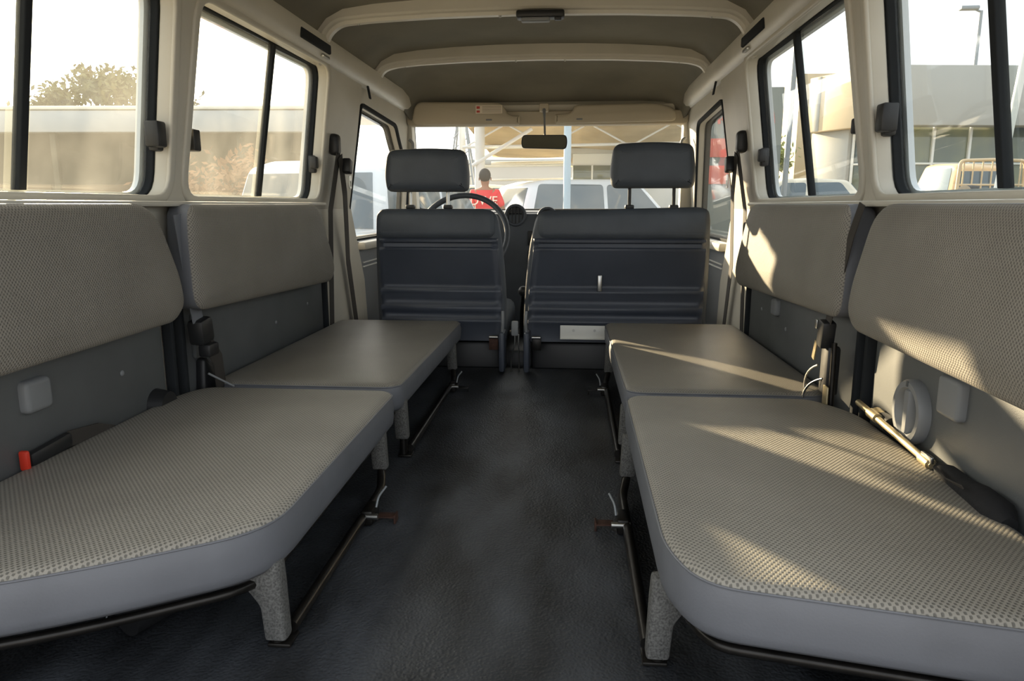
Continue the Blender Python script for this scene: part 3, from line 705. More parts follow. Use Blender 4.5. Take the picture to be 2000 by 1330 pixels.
# ------------------------------------------------------------------ fittings on the side walls
def sq_cover(s, y0, y1, z0, z1, label):
    o = loft('socket_cover', rp([(y0, z0), (y1, z0), (y1, z1), (y0, z1)], 0.012, 4), [(0, 0), (0, 0.010), (0.003, 0.014), (0.008, 0.0155)], lambda u, v, w_: (s * (X0 - 0.012 - w_), u, v), M_cover)
    tag(o, label, 'cover')
sq_cover(-1, 1.055, 1.115, 0.283, 0.338, 'square grey plastic cover on the left wall panel')
sq_cover(1, 1.128, 1.196, 0.283, 0.350, 'square grey plastic cover beside the round knob, right wall')
sq_cover(1, 2.15, 2.20, 0.295, 0.345, 'small grey cover on the far right wall panel, under the sun-patched backrest')
kn = thing('filler_cap', (0.753, 1.285, 0.258), 'round grey filler cap with central grip bar on the right wall', 'knob')
for nm, ra, rb2, x_a, x_b, mm in (('rim', 0.058, 0.040, 0.0, 0.020, M_cover),):
    vs = []; fs = []; n = 40
    pf = [(ra, 0.0), (ra, 0.014), (ra - 0.004, 0.020), (rb2 + 0.004, 0.020), (rb2, 0.016), (rb2 - 0.004, 0.006)]
    for j in range(n):
        a = 2 * PI * j / n
        for r0, d0 in pf: vs.append((0.753 - d0, 1.285 + r0 * math.cos(a) * 0.94, 0.258 + r0 * math.sin(a)))
    k = len(pf)
    for j in range(n):
        for l in range(k - 1): fs.append((j * k + l, j * k + l + 1, ((j + 1) % n) * k + l + 1, ((j + 1) % n) * k + l))
    mesh(nm, vs, fs, mm, kn, smooth=35)
tube('dish', [(0.753, 1.285, 0.258), (0.748, 1.285, 0.258)], 0.040, M_panel, kn, n=32)
loft('grip_bar', rp([(1.276, 0.216), (1.294, 0.216), (1.296, 0.300), (1.274, 0.300)], 0.008, 3), [(0, 0), (0, 0.012), (0.003, 0.017)], lambda u, v, w_: (0.750 - w_, u, v), M_cover, kn)
box('pointer_mark', (0.002, 0.006, 0.010), (0.732, 1.285, 0.309), M_panel, kn, bev=0.0008)
k2 = thing('filler_cap', (-0.753, 1.50, 0.190), 'black round cap with white crescent behind the near left cushion', 'knob')
tube('cap', [(-0.753, 1.43, 0.195), (-0.722, 1.43, 0.195)], [0.036, 0.030], M_black, k2, n=24)
tube('white_disc', [(-0.722, 1.425, 0.178), (-0.714, 1.425, 0.178)], 0.022, M_white, k2, n=20)
# jack rod with pouch and clips on the right
jr = thing('jack_rod', (0.725, 1.25, 0.208), 'golden steel rod with end fittings lying behind the near right cushion', 'rod')
tube('shaft', [(0.722, 1.46, 0.226), (0.722, 1.15, 0.206)], 0.0062, M_brass, jr, n=12)
tube('sleeve', [(0.722, 1.40, 0.222), (0.722, 1.365, 0.220)], 0.0095, M_brass, jr, n=12)
tube('sleeve', [(0.722, 1.185, 0.208), (0.722, 1.155, 0.206)], 0.0095, M_brass, jr, n=12)
box('hook', (0.006, 0.035, 0.012), (0.720, 1.165, 0.215), M_steel, jr, bev=0.002)
bt = thing('small_bottle', (0.742, 1.37, 0.20), 'small black canister with cream cap above the golden rod', 'canister')
tube('body', [(0.740, 1.385, 0.215), (0.740, 1.34, 0.212)], [0.013, 0.018], M_black, bt, n=16)
tube('cap', [(0.740, 1.415, 0.218), (0.740, 1.385, 0.215)], 0.0115, M_brass, bt, n=16)
pc = thing('cloth_pouch', (0.735, 1.05, 0.19), 'black folded cloth pouch at the end of the golden rod', 'pouch')
P = [(0.733, 1.165, 0.200), (0.733, 1.12, 0.203), (0.731, 1.07, 0.198), (0.729, 1.02, 0.203), (0.727, 0.975, 0.200), (0.727, 0.95, 0.196)]
tube('bag', P, [0.008, 0.016, 0.019, 0.022, 0.024, 0.012], plain('black cloth', (26, 27, 30), 0.85, bump=0.6, bscale=90), pc, n=14)
strap('drawstring', [(0.71, 1.12, 0.215), (0.705, 1.07, 0.214), (0.70, 1.02, 0.222)], 0.006, 0.002, M_belt, pc)
# dark tube under the near left bench
cn = thing('round_canister', (-0.47, 0.93, 0.03), 'black cylinder with shiny end ring under the near left bench', 'canister')
tube('body', [(-0.43, 1.06, 0.03), (-0.50, 0.90, 0.03)], 0.028, M_black, cn, n=20)
tube('end_ring', [(-0.50 + 0.0 + 0.026 * math.cos(a) * 0.92, 0.90 + 0.026 * math.cos(a) * 0.4, 0.03 + 0.026 * math.sin(a)) for a in [2 * PI * j / 20 for j in range(11)]], 0.0012, M_pole, cn, n=6)

VK = 3.66 / 3.375
def vq(x, z): return (0.135 + (x - 0.135) * VK, 0.62 + (0.982 + (z - 0.988) * 1.18 - 0.62) * VK)
# ------------------------------------------------------------------ visors, label, mirror
def visor(x0, x1, cut, label):
    t_ = thing('sun_visor', ((x0 + x1) / 2, 3.68, 1.06), label, 'sun visor', 'sun visors above the windscreen')
    if cut > 0: ol = [(x0, 0.988), (x1, 0.986), (x1, 1.018), (x1 - 0.05, 1.02), (x1 - 0.085, 1.068), (x0 + 0.02, 1.074)]; rd = [0.04, 0.01, 0.01, 0.025, 0.03, 0.04]
    else: ol = [(x0, 0.988), (x1, 0.994), (x1 - 0.01, 1.04), (x1 - 0.09, 1.060), (x0 + 0.09, 1.056), (x0 + 0.075, 1.028), (x0, 1.022)]; rd = [0.01, 0.03, 0.03, 0.04, 0.02, 0.02, 0.01]
    ol = [vq(*q) for q in ol]; x0, x1 = vq(x0, 1)[0], vq(x1, 1)[0]
    pan = loft('visor_pad', rp(ol, rd, 5), [(0.012, 0), (0.003, 0.004), (0, 0.010), (0, 0.016), (0.004, 0.021), (0.014, 0.024)], lambda u, v, w_: (u, 3.66 + w_, v), M_visor, t_)
    xm = x0 + 0.72 * (x1 - x0) if cut > 0 else x0 + 0.12
    box('pull_tab', (0.030, 0.006, 0.008), (xm, 3.659, 1.032), M_cover, t_, bev=0.002)
    return t_
v1 = visor(-0.605, -0.105, 1, 'beige sun visor with warning label above the driver')
v2 = visor(0.055, 0.600, -1, 'beige sun visor above the passenger seat')
lb_ = box('warning_label', (0.132, 0.001, 0.039), (-0.277, 3.6595, 1.082), plain('label paper', (226, 214, 196), 0.5), v1, bev=0.0002)
mred = plain('label red', (190, 70, 60), 0.5); mgr = plain('label ink', (150, 140, 125), 0.5)
bm = bmesh.new()
for j in range(5): add_box(bm, (0.094, 0.0006, 0.0022), (-0.263, 3.6588, 1.095 - j * 0.0065))
finish(bm, 'label_lines', mgr, lb_, smooth=0)
bm = bmesh.new(); add_box(bm, (0.016, 0.0006, 0.012), (-0.330, 3.6588, 1.091)); add_box(bm, (0.016, 0.0006, 0.010), (-0.330, 3.6588, 1.072))
finish(bm, 'label_symbols', mred, lb_, smooth=0)
# header cover joining the visors
hb_ = loft('trim_7', rp([(-0.700, 1.012), (0.700, 1.012), (0.71, 1.08), (-0.71, 1.08)], 0.02, 4), [(0.004, 0), (0, 0.006), (0, 0.06)], lambda u, v, w_: (u, 3.72 + w_, v), M_visor)
struct(hb_, 'beige header strip above the windscreen')
rm = thing('rear_view_mirror', (0.0, 3.56, 0.89), 'interior rear view mirror hanging from a thin stem at the windscreen', 'mirror')
mo = rp([(-0.098, 0.868), (0.098, 0.862), (0.104, 0.895), (0.098, 0.925), (-0.096, 0.926), (-0.102, 0.895)], 0.018, 5)
loft('mirror_housing', mo, [(0.0, 0.0), (0, 0.012), (0.012, 0.024)], lambda u, v, w_: (u * 1.08, 3.56 + w_ + (v - 0.90) * 0.16, 0.62 + (v - 0.62) * 1.08), M_black, rm)
loft('mirror_glass', shrink(mo, 0.004), [(0, -0.0006), (0, 0.001)], lambda u, v, w_: (u * 1.08, 3.5593 + w_ + (v - 0.90) * 0.16, 0.62 + (v - 0.62) * 1.08), M_mirror, rm)
tube('stem', [(0.003, 3.575, 0.94), (0.0, 3.60, 1.03), (-0.004, 3.63, 1.075)], [0.005, 0.005, 0.009], M_cover, rm)
box('mount', (0.045, 0.05, 0.040), (-0.005, 3.65, 1.085), M_visor, rm, bev=0.008)

# ------------------------------------------------------------------ outside
GZ = -0.62
gm = mat('sandy car park ground', sr(150, 140, 122), 0.9, noise=0.25, nscale=1.5)
bm = bmesh.new(); bmesh.ops.create_grid(bm, x_segments=2, y_segments=2, size=120, matrix=Matrix.Translation((0, 40, GZ)))
struct(finish(bm, 'ground', gm, None, smooth=0))

def car(name, loc, rz, label, paint, kind='suv', L=4.5, H=1.65, W=1.8, cat='car', red=False):
    t_ = thing(name, (loc[0], loc[1], GZ), label, cat, None, R(rz))
    hb = 0.95 if kind != 'sedan' else 0.86
    # profile in (y, z), front toward +y
    h = L / 2
    body = rp([(-h, 0.35), (h, 0.35), (h, 0.65), (h - 0.12, hb - 0.08), (h - 0.95, hb + 0.02), (-h + 0.10, hb + 0.06), (-h, 0.8)], 0.10, 4)
    def bf(u, v, w_):
        f = w_ / W - 0.5
        k_ = 1 - 0.10 * (abs(u) / h) ** 4 - 0.05 * max(0, (v - 0.6))
        return (f * W * k_, u, v)
    loft('body', body, [(0.10, 0.0), (0.03, 0.03), (0, 0.10), (0, W - 0.10), (0.03, W - 0.03), (0.10, W)], bf, paint, t_, local=True)
    if kind == 'suv': gh = [(h - 1.20, hb - 0.02), (h - 1.95, H - 0.04), (h - 2.5, H), (-h + 0.7, H - 0.02), (-h + 0.30, H - 0.12), (-h + 0.08, hb)]
    elif kind == 'sedan': gh = [(h - 1.15, hb - 0.02), (h - 1.85, H - 0.03), (h - 2.4, H), (-h + 1.35, H - 0.06), (-h + 0.6, hb)]
    else: gh = [(h - 1.15, hb - 0.02), (h - 1.75, H - 0.03), (h - 2.1, H), (h - 2.75, H - 0.02), (h - 2.95, H - 0.1), (h - 3.0, hb)]
    def gf(off=0.0):
        def g2(u, v, w_):
            q = (v - hb) / (H - hb)
            return ((w_ / W - 0.5) * (W - 0.16 - 0.26 * q + off), u, v)
        return g2
    loft('greenhouse', rp(gh, 0.09, 4), [(0.06, 0.0), (0.0, 0.05), (0, W - 0.05), (0.06, W)], gf(), paint, t_, local=True)
    # side windows
    P = [Vector(q) for q in gh]
    zt = H - 0.10; zb_ = hb + 0.02
    def ye(a, b, z): 
        q = (z - a[1]) / (b[1] - a[1]); return a[0] + (b[0] - a[0]) * q
    yf_b, yf_t = ye(gh[0], gh[1], zb_) - 0.14, ye(gh[0], gh[1], zt) - 0.10
    yr_b, yr_t = (ye(gh[-1], gh[-2], zb_) + 0.20, ye(gh[-1], gh[-2], zt) + 0.16)
    mid = (yf_b + yr_b) / 2 + 0.1
    segs = [(yr_b, mid - 0.04, yr_t, mid - 0.04), (mid + 0.04, yf_b, mid + 0.04, yf_t)] if kind != 'pickup' else [(yr_b, yf_b, yr_t, yf_t)]
    for sx in (-1, 1):
        for a, b, c, d in segs:
            def sf(u, v, w_, sx=sx):
                q = (v - hb) / (H - hb)
                return (sx * ((W - 0.16 - 0.26 * q) / 2 - 0.004 + w_), u, v)
            loft('side_window', rp([(a, zb_), (b, zb_), (d, zt), (c, zt)], 0.07, 4), [(0, 0), (0, 0.010), (0.006, 0.012)], sf, M_carglass, t_, local=True)
        box('door_mirror', (0.16, 0.10, 0.13), (sx * (W / 2 + 0.02), yf_b - 0.02, hb + 0.08), paint, t_, bev=0.04, local=True)
    # windscreen and rear glass
    def slope(a, b, nm):
        a, b = Vector(a), Vector(b); d = (b - a); n_ = Vector((-d.y, d.x)).normalized()
        if n_.x * (1 if nm == 'windscreen' else -1) < 0: n_ = -n_
        vs = []
        for q, hw in ((0.12, 0.92), (0.92, 0.92)):
            c_ = a + d * q + n_ * 0.012; z_ = (c_.y - hb) / (H - hb); wdt = (W - 0.16 - 0.26 * z_) / 2 * hw
            for sx in (-1, 1): vs.append((sx * wdt, c_.x, c_.y))
            for sx in (-1, 1): vs.append((sx * wdt, (c_ - n_ * 0.03).x, (c_ - n_ * 0.03).y))
        mesh(nm, vs, [(0, 1, 5, 4), (2, 3, 7, 6), (0, 1, 3, 2), (4, 5, 7, 6), (0, 2, 6, 4), (1, 3, 7, 5)], M_carglass, t_, local=True, smooth=0)
    slope(gh[0], gh[1], 'windscreen'); slope(gh[-1], gh[-2], 'rear_window')
    for sx in (-1, 1):
        for yy in (-h + 0.85, h - 0.85):
            wv = tube('wheel', [(sx * (W / 2 - 0.20), yy, 0.33), (sx * (W / 2 - 0.17), yy, 0.33), (sx * (W / 2 - 0.03), yy, 0.33), (sx * (W / 2 + 0.0), yy, 0.33)], [0.29, 0.33, 0.33, 0.29], M_tyre, t_, n=24, local=True)
            tube('rim', [(sx * (W / 2 - 0.02), yy, 0.33), (sx * (W / 2 + 0.012), yy, 0.33)], [0.20, 0.17], M_carsilver, wv, n=16, local=True)
        box('tail_lamp', (0.18, 0.04, 0.16), (sx * (W / 2 - 0.20), -h + 0.01, hb - 0.12), M_red, t_, bev=0.02, local=True)
        box('headlamp', (0.28, 0.06, 0.12), (sx * (W / 2 - 0.28), h - 0.05, 0.68), M_white, t_, bev=0.03, local=True)
    if kind == 'pickup':
        rk = box('load_bed', (W - 0.06, 1.5, 0.45), (0, -h + 0.77, 0.85), paint, t_, bev=0.03, local=True)
        for sx in (-1, 1):
            tube('rack_hoop', bend([(sx * 0.72, -h + 1.45, 1.05), (sx * 0.68, -h + 1.45, H + 0.02), (0, -h + 1.45, H + 0.04)], 0.1), 0.035, paint, t_, local=True)
            tube('rack_rail', bend([(sx * 0.72, -h + 0.1, 1.05), (sx * 0.72, -h + 0.2, 1.42), (sx * 0.70, -h + 1.45, 1.45)], 0.1), 0.03, paint, t_, local=True)
        for j in range(7):
            xx = -0.6 + 0.2 * j
            tube('rack_bar', [(xx, -h + 1.45, 1.05), (xx, -h + 1.45, H + 0.02)], 0.016, paint, t_, local=True)
        tube('rack_crossbar', [(-0.70, -h + 1.45, 1.65), (0.70, -h + 1.45, 1.65)], 0.02, paint, t_, local=True)
        sp = tube('spare_wheel', [(-0.90, -h + 0.9, 1.30), (-0.72, -h + 0.9, 1.30)], 0.33, M_tyre, t_, n=24, local=True)
        tube('spare_rim', [(-0.92, -h + 0.9, 1.30), (-0.88, -h + 0.9, 1.30)], 0.17, M_carsilver, sp, n=16, local=True)
    return t_
car('car', (0.80, 14.3), -62, 'bluish white estate car straight ahead through the windscreen', M_carpaint, 'suv', H=1.70)
car('car', (-2.3, 20.0), -55, 'pale cream car behind the man in red', M_carbeige, 'sedan', H=1.78)
car('car', (-0.6, 27.0), -55, 'cream car partly hidden behind the white estate ahead', M_carbeige, 'suv', H=1.90)
car('car', (-1.95, 8.6), -12, 'white car parked alongside beyond the left windows', M_carpaint, 'suv', L=4.3, H=1.70)
car('car', (5.2, 16.6), 70, 'cream car with blue tinted rear glass through the far right window', M_carbeige, 'sedan', H=1.80)
car('car', (4.75, 11.6), -75, 'silver car front beside the pickup, right window', M_carsilver, 'sedan', L=4.2, H=1.40)
car('pickup_truck', (8.75, 16.9), 6, 'golden pickup truck with load rack and spare wheel, right window', M_cargold, 'pickup', L=4.6, W=1.62, H=2.12, cat='pickup truck')

# white cabin building with dark window band
cb = thing('site_cabin', (0.75, 17.5, GZ), 'white cabin with dark window band behind the estate car', 'building')
box('cabin_wall', (2.6, 2.6, 2.35), (1.45, 17.6, GZ + 1.18), M_mull, cb, bev=0.03)
box('roof_edge', (2.7, 2.7, 0.12), (1.45, 17.6, GZ + 2.40), M_wallg, cb, bev=0.02)
for j in range(2):
    f_ = box('window', (0.84, 0.05, 0.46), (0.58 + j * 1.05, 16.28, 1.24), M_curtain, cb, bev=0.01)
    box('window_sash', (0.04, 0.03, 0.46), (0.58 + j * 1.05, 16.24, 1.24), M_mull, f_, bev=0.005)

# shade canopy with steel trusses
cp = thing('shade_canopy', (0.3, 17, GZ), 'tan shade sail canopy on white steel trusses ahead', 'canopy')
def sail(x0, x1, y0, y1, zf, zb_, sag):
    n = 10; vs = []; fs = []
    for i in range(n + 1):
        for j in range(n + 1):
            a, b = i / n, j / n
            z = zf + (zb_ - zf) * b - sag * 4 * a * (1 - a) * (0.6 + 0.4 * math.sin(PI * b))
            vs.append((x0 + (x1 - x0) * a, y0 + (y1 - y0) * b, z))
    for i in range(n):
        for j in range(n):
            q = i * (n + 1) + j; fs.append((q, q + 1, q + n + 2, q + n + 1))
    o = mesh('sail', vs, fs, M_canvas, cp, smooth=80, recalc=True)
    md = o.modifiers.new('s', 'SOLIDIFY'); md.thickness = 0.02
sail(-1.9, 0.1, 14.0, 19.0, 2.15, 1.85, 0.05)
sail(0.1, 2.6, 14.0, 19.0, 2.15, 1.60, 0.10)
sail(-1.6, 2.8, 12.2, 14.0, 2.45, 2.15, 0.12)
for y_ in (14.0, 16.5, 19.0):
    zz = 2.12 - (y_ - 14) * 0.09
    tube('truss_chord', [(-1.95, y_, zz), (2.8, y_, zz + 0.04)], 0.05, M_mull, cp, n=8)
    tube('truss_chord', [(-1.95, y_, zz - 0.42), (2.8, y_, zz - 0.36)], 0.028, M_mull, cp, n=8)
    for j in range(3 if y_ == 14.0 else 0):
        xa = -1.9 + j * 1.56
        tube('truss_web', [(xa, y_, zz - 0.42), (xa + 0.78, y_, zz)], 0.018, M_mull, cp, n=6)
        tube('truss_web', [(xa + 0.78, y_, zz), (xa + 1.56, y_, zz - 0.42)], 0.018, M_mull, cp, n=6)
tube('diagonal_stay', [(-1.75, 13.9, 1.35), (-0.62, 13.9, 2.02)], 0.035, M_mull, cp, n=8)
for xx, yy, rr in ((-1.62, 14.0, 0.10),):
    tube('column', [(xx, yy, GZ), (xx, yy, 2.6)], rr, M_mull, cp, n=14)
tube('column', [(2.7, 17.5, GZ), (2.7, 17.5, 2.2)], 0.07, M_mull, cp, n=12)
tag(tube('signal_pole', [(0.068, 11.0, GZ), (0.064, 11.0, 3.0)], 0.055, plain('pale blue paint', (176, 196, 208), 0.5), n=14), 'pale blue steel pole behind the rear view mirror', 'pole')
tag(tube('white_pole', [(-2.18, 15.5, GZ), (-2.18, 15.5, 3.2)], 0.07, M_mull, n=12), 'slim white pole left of the canopy column', 'pole')
# lattice tower far ahead left
lt_ = thing('lattice_tower', (-6.6, 45, GZ), 'small distant lattice tower over the driver headrest', 'tower')
for sx, sy in ((-1, -1), (1, -1), (1, 1), (-1, 1)):
    tube('tower_leg', [(-6.6 + sx * 1.1, 45 + sy * 1.1, GZ), (-6.6 + sx * 0.15, 45 + sy * 0.15, 6.2)], 0.07, M_pole, lt_, n=6)
for j in range(8):
    z_ = 0.2 + j * 0.72; q = 1.1 - 0.95 * (z_ - GZ) / 6.8; q2 = 1.1 - 0.95 * (z_ + 0.72 - GZ) / 6.8
    tube('tower_brace', [(-6.6 - q, 44.0, z_), (-6.6 + q2, 44.2, z_ + 0.72)], 0.035, M_pole, lt_, n=5)
# distant low building range ahead
fb = thing('warehouse', (0, 75, GZ), 'distant pale warehouse range on the horizon ahead', 'building')
box('warehouse_wall', (34, 6, 5.2), (-2, 76, 2.0), plain('distant haze wall', (206, 200, 188), 0.8), fb, bev=0.1)
box('warehouse_roof', (35, 6.6, 0.5), (-2, 76, 4.8), M_wallg, fb, bev=0.1)
for j in range(9): box('loading_door', (2.0, 0.1, 2.6), (-15 + j * 3.4, 72.95, 0.9), M_mull, fb, bev=0.03)

# the man in the red shirt, walking away
def person():
    PX, PY = -1.29, 12.0
    t_ = thing('person', (PX, PY, GZ), 'person in a red shirt with white letters walking away, dark short hair', 'person')
    bx, by = PX, PY
    J = {'pelvis': (0, 0, 0.98, 0.135), 'belly': (0, 0, 1.12, 0.135), 'chest': (0.0, 0.01, 1.32, 0.155), 'upper': (0, 0.01, 1.44, 0.12), 'neck': (0, 0.02, 1.53, 0.055), 'headb': (0.0, 0.03, 1.60, 0.075), 'head': (0, 0.03, 1.70, 0.092), 'top': (0, 0.02, 1.765, 0.06),
         'ls': (-0.185, 0.01, 1.43, 0.068), 'le': (-0.27, -0.02, 1.17, 0.046), 'lw': (-0.25, 0.10, 0.95, 0.032), 'rs': (0.185, 0.01, 1.43, 0.068), 're': (0.29, 0.0, 1.19, 0.046), 'rw': (0.30, 0.16, 1.06, 0.032),
         'lh': (-0.10, 0, 0.92, 0.10), 'lk': (-0.11, 0.10, 0.50, 0.065), 'la': (-0.11, 0.03, 0.09, 0.042), 'lt': (-0.12, 0.20, 0.04, 0.035), 'rh': (0.10, 0, 0.92, 0.10), 'rk': (0.11, 0.02, 0.50, 0.065), 'ra': (0.11, -0.22, 0.11, 0.042), 'rt': (0.12, -0.06, 0.04, 0.035)}
    E_ = [('pelvis', 'belly'), ('belly', 'chest'), ('chest', 'upper'), ('upper', 'neck'), ('neck', 'headb'), ('headb', 'head'), ('head', 'top'), ('upper', 'ls'), ('ls', 'le'), ('le', 'lw'), ('upper', 'rs'), ('rs', 're'), ('re', 'rw'), ('pelvis', 'lh'), ('lh', 'lk'), ('lk', 'la'), ('la', 'lt'), ('pelvis', 'rh'), ('rh', 'rk'), ('rk', 'ra'), ('ra', 'rt')]
    def skin(name, names, edges, grow, m, sc_=1.0):
        idx = {n_: i for i, n_ in enumerate(names)}
        me = bpy.data.meshes.new(name); me.from_pydata([(bx + J[n_][0], by + J[n_][1], GZ + 0.0 + J[n_][2]) for n_ in names], [(idx[a], idx[b]) for a, b in edges], [])
        o = link_mesh(name, me, m, t_)
        mo_ = o.modifiers.new('k', 'SKIN')
        for n_, sv in zip(names, me.skin_vertices[0].data):
            r = (J[n_][3] + grow) * sc_; sv.radius = (r, r * (0.78 if n_ in ('chest', 'upper', 'belly', 'pelvis') else 1)); sv.use_root = n_ == names[0]
        o.modifiers.new('u', 'SUBSURF').levels = 2; o.modifiers['u'].render_levels = 2
        mo_.use_smooth_shade = True
        return o
    body = skin('body', list(J), E_, 0.0, M_skin)
    nm = ['chest', 'belly', 'pelvis', 'upper', 'ls', 'le', 'rs', 're']
    sh = skin('shirt', nm, [('chest', 'belly'), ('belly', 'pelvis'), ('chest', 'upper'), ('upper', 'ls'), ('ls', 'le'), ('upper', 'rs'), ('rs', 're')], 0.022, M_shirt)
    nm = ['pelvis', 'lh', 'lk', 'la', 'rh', 'rk', 'ra']
    skin('trousers', nm, [('pelvis', 'lh'), ('lh', 'lk'), ('lk', 'la'), ('pelvis', 'rh'), ('rh', 'rk'), ('rk', 'ra')], 0.018, M_trouser)
    bm = bmesh.new(); bmesh.ops.create_uvsphere(bm, u_segments=20, v_segments=14, radius=0.107, matrix=Matrix.Translation((bx, by + 0.012, GZ + 1.715)) @ Matrix.Diagonal((0.92, 1.0, 1.08, 1)))
    finish(bm, 'hair', M_hair, t_, smooth=80)
    for sx in (-1, 1):
        bm = bmesh.new(); bmesh.ops.create_uvsphere(bm, u_segments=8, v_segments=6, radius=0.03, matrix=Matrix.Translation((bx + sx * 0.098, by + 0.04, GZ + 1.66)) @ Matrix.Diagonal((0.35, 0.7, 1, 1))); finish(bm, 'ear', M_skin, t_, smooth=80)
    # hands with fingers
    for hn in ('lw', 'rw'):
        c_ = Vector((bx + J[hn][0], by + J[hn][1], GZ + J[hn][2]))
        d = (c_ - Vector((bx + J['le' if hn == 'lw' else 're'][0], by + J['le' if hn == 'lw' else 're'][1], GZ + J['le' if hn == 'lw' else 're'][2]))).normalized()
        bm = bmesh.new(); sd_ = d.cross(Vector((1, 0, 0))).normalized()
        add_tube(bm, [c_, c_ + d * 0.04, c_ + d * 0.09], [0.026, 0.036, 0.030], 10)
        for f_ in range(4):
            o_ = c_ + d * 0.08 + sd_ * (f_ - 1.5) * 0.017; L_ = (0.062, 0.075, 0.07, 0.055)[f_]
            add_tube(bm, [o_, o_ + d * L_ * 0.6, o_ + d * L_ * 0.9 + Vector((0, 0, -L_ * 0.3))], [0.009, 0.008, 0.006], 7)
        add_tube(bm, [c_ + d * 0.03 + sd_ * 0.025, c_ + d * 0.07 + sd_ * 0.052], [0.011, 0.008], 7)
        finish(bm, 'hand', M_skin, t_)
    # shirt lettering
    fc = bpy.data.curves.new('t', 'FONT'); fc.body = "DWE"; fc.size = 0.20; fc.align_x = 'CENTER'; fc.extrude = 0.006
    fo = bpy.data.objects.new('t', fc); me = bpy.data.meshes.new_from_object(fo); bpy.data.objects.remove(fo)
    me.transform(Matrix.Translation((bx, by - 0.165, GZ + 1.24)) @ Matrix.Rotation(PI / 2, 4, 'X')); me.materials.clear()
    link_mesh('shirt_lettering', me, plain('cream print', (240, 220, 200), 0.7), t_)
person()

# left side: long shed, dry brush, trees
sh = thing('long_shed', (-10, 14.5, GZ), 'long low grey shed with pale roof edge beyond the left windows', 'building', None, 0)
ang = math.atan2(0.69, 9.97)
RM = Matrix.Translation((-8.4, 14.9, 0)) @ Matrix.Rotation(ang, 4, 'Z')
def shb(nm, size, loc, m, par=None, bev=0.02):
    bm = bmesh.new(); add_box(bm, size, loc, bev=bev); bmesh.ops.transform(bm, matrix=RM, verts=bm.verts[:]); return finish(bm, nm, m, par or sh)
m_sh = plain('shed wall', (88, 86, 72), 0.8, noise=0.4, nscale=1.2); m_fas = plain('fascia', (176, 184, 192), 0.5)
shb('wall_sheet', (14, 0.2, 2.75), (-3.2, 0.4, GZ + 1.37), m_sh)
shb('fascia', (14.4, 0.25, 0.42), (-3.2, -0.55, 2.26), m_fas)
shb('roof_sheet', (14.6, 3.0, 0.07), (-3.2, 0.8, 2.52), M_mull)
for j in range(7):
    x_ = -9.6 + j * 1.9
    shb('post', (0.12, 0.12, 2.7), (x_, -0.5, GZ + 1.35), m_sh)
    shb('stored_crate', (1.3, 0.7, 0.9 + 0.25 * (j % 3)), (x_ + 0.9, -0.1, GZ + 0.45 + 0.125 * (j % 3)), plain('crate %d' % (j % 2), (96 + 20 * (j % 2), 88, 76), 0.9))
    shb('rail_board', (1.7, 0.05, 0.16), (x_ + 0.9, -0.5, 0.95), M_bark)
def tree(name, loc, h, r, nleaf, m, label, cat='tree', seed=1, trunk=True, flat=1.0, sz=0.10):
    rnd = random.Random(seed)
    t_ = thing(name, (loc[0], loc[1], GZ), label, cat)
    cz = h - r * flat
    bm = bmesh.new()
    add_tube(bm, [(0, 0, 0), (0.05 * r, 0.03, cz * 0.5), (0, 0, cz)], [0.10 * r + 0.03, 0.07 * r + 0.02, 0.03 * r + 0.01], 8)
    tips = []
    for j in range(14):
        a = rnd.uniform(0, 2 * PI); e = rnd.uniform(-0.2, 1.3); q = rnd.uniform(0.5, 0.95) * r
        tip = Vector((math.cos(a) * math.cos(e) * q, math.sin(a) * math.cos(e) * q, cz + math.sin(e) * q * flat)); tips.append(tip)
        add_tube(bm, [(0, 0, cz * 0.75), tip * 0.5 + Vector((0, 0, cz * 0.45)), tip], [0.03 * r + 0.01, 0.02 * r + 0.005, 0.006], 5)
    finish(bm, 'branches', M_bark, t_, local=True)
    vs = []; fs = []
    for j in range(nleaf):
        tp = rnd.choice(tips); g_ = Vector((rnd.gauss(0, 1), rnd.gauss(0, 1), rnd.gauss(0, 1))) * r * 0.20
        c_ = tp + g_; a = Vector((rnd.gauss(0, 1), rnd.gauss(0, 1), rnd.gauss(0, 1))).normalized() * sz; b = a.orthogonal().normalized() * sz * 0.45
        k_ = len(vs); vs += [c_ - a, c_ + b, c_ + a, c_ - b]; fs.append((k_, k_ + 1, k_ + 2, k_ + 3))
    f_ = mesh('foliage', vs, fs, m, t_, smooth=0, local=True, recalc=False); f_['kind'] = 'stuff'
tree('tree', (-13.5, 18.6), 4.25, 0.8, 900, M_leaf, 'small dusty tree over the shed at the far left', seed=2)
tree('tree', (-12.2, 18.9), 4.75, 1.0, 1300, M_leaf, 'leafy tree over the shed, left one of the middle pair', seed=3)
tree('tree', (-10.9, 19.0), 4.55, 1.0, 1100, M_leaf, 'leafy tree over the shed close to the window frame', seed=5)
tree('dry_bush', (-4.45, 9.3), 1.95, 0.8, 1500, M_dry, 'dry brown bush outside the far left window', 'bush', seed=7, sz=0.06)
tree('tree', (6.3, 24.6), 3.6, 0.9, 1300, plain('fresh leaves', (150, 160, 96), 0.8), 'light green tree at the left edge of the far right window', seed=9)
tree('tree', (3.3, 14.6), 1.5, 0.7, 900, plain('green leaves', (96, 120, 84), 0.8), 'low green shrub seen through the right door window', 'shrub', seed=11)

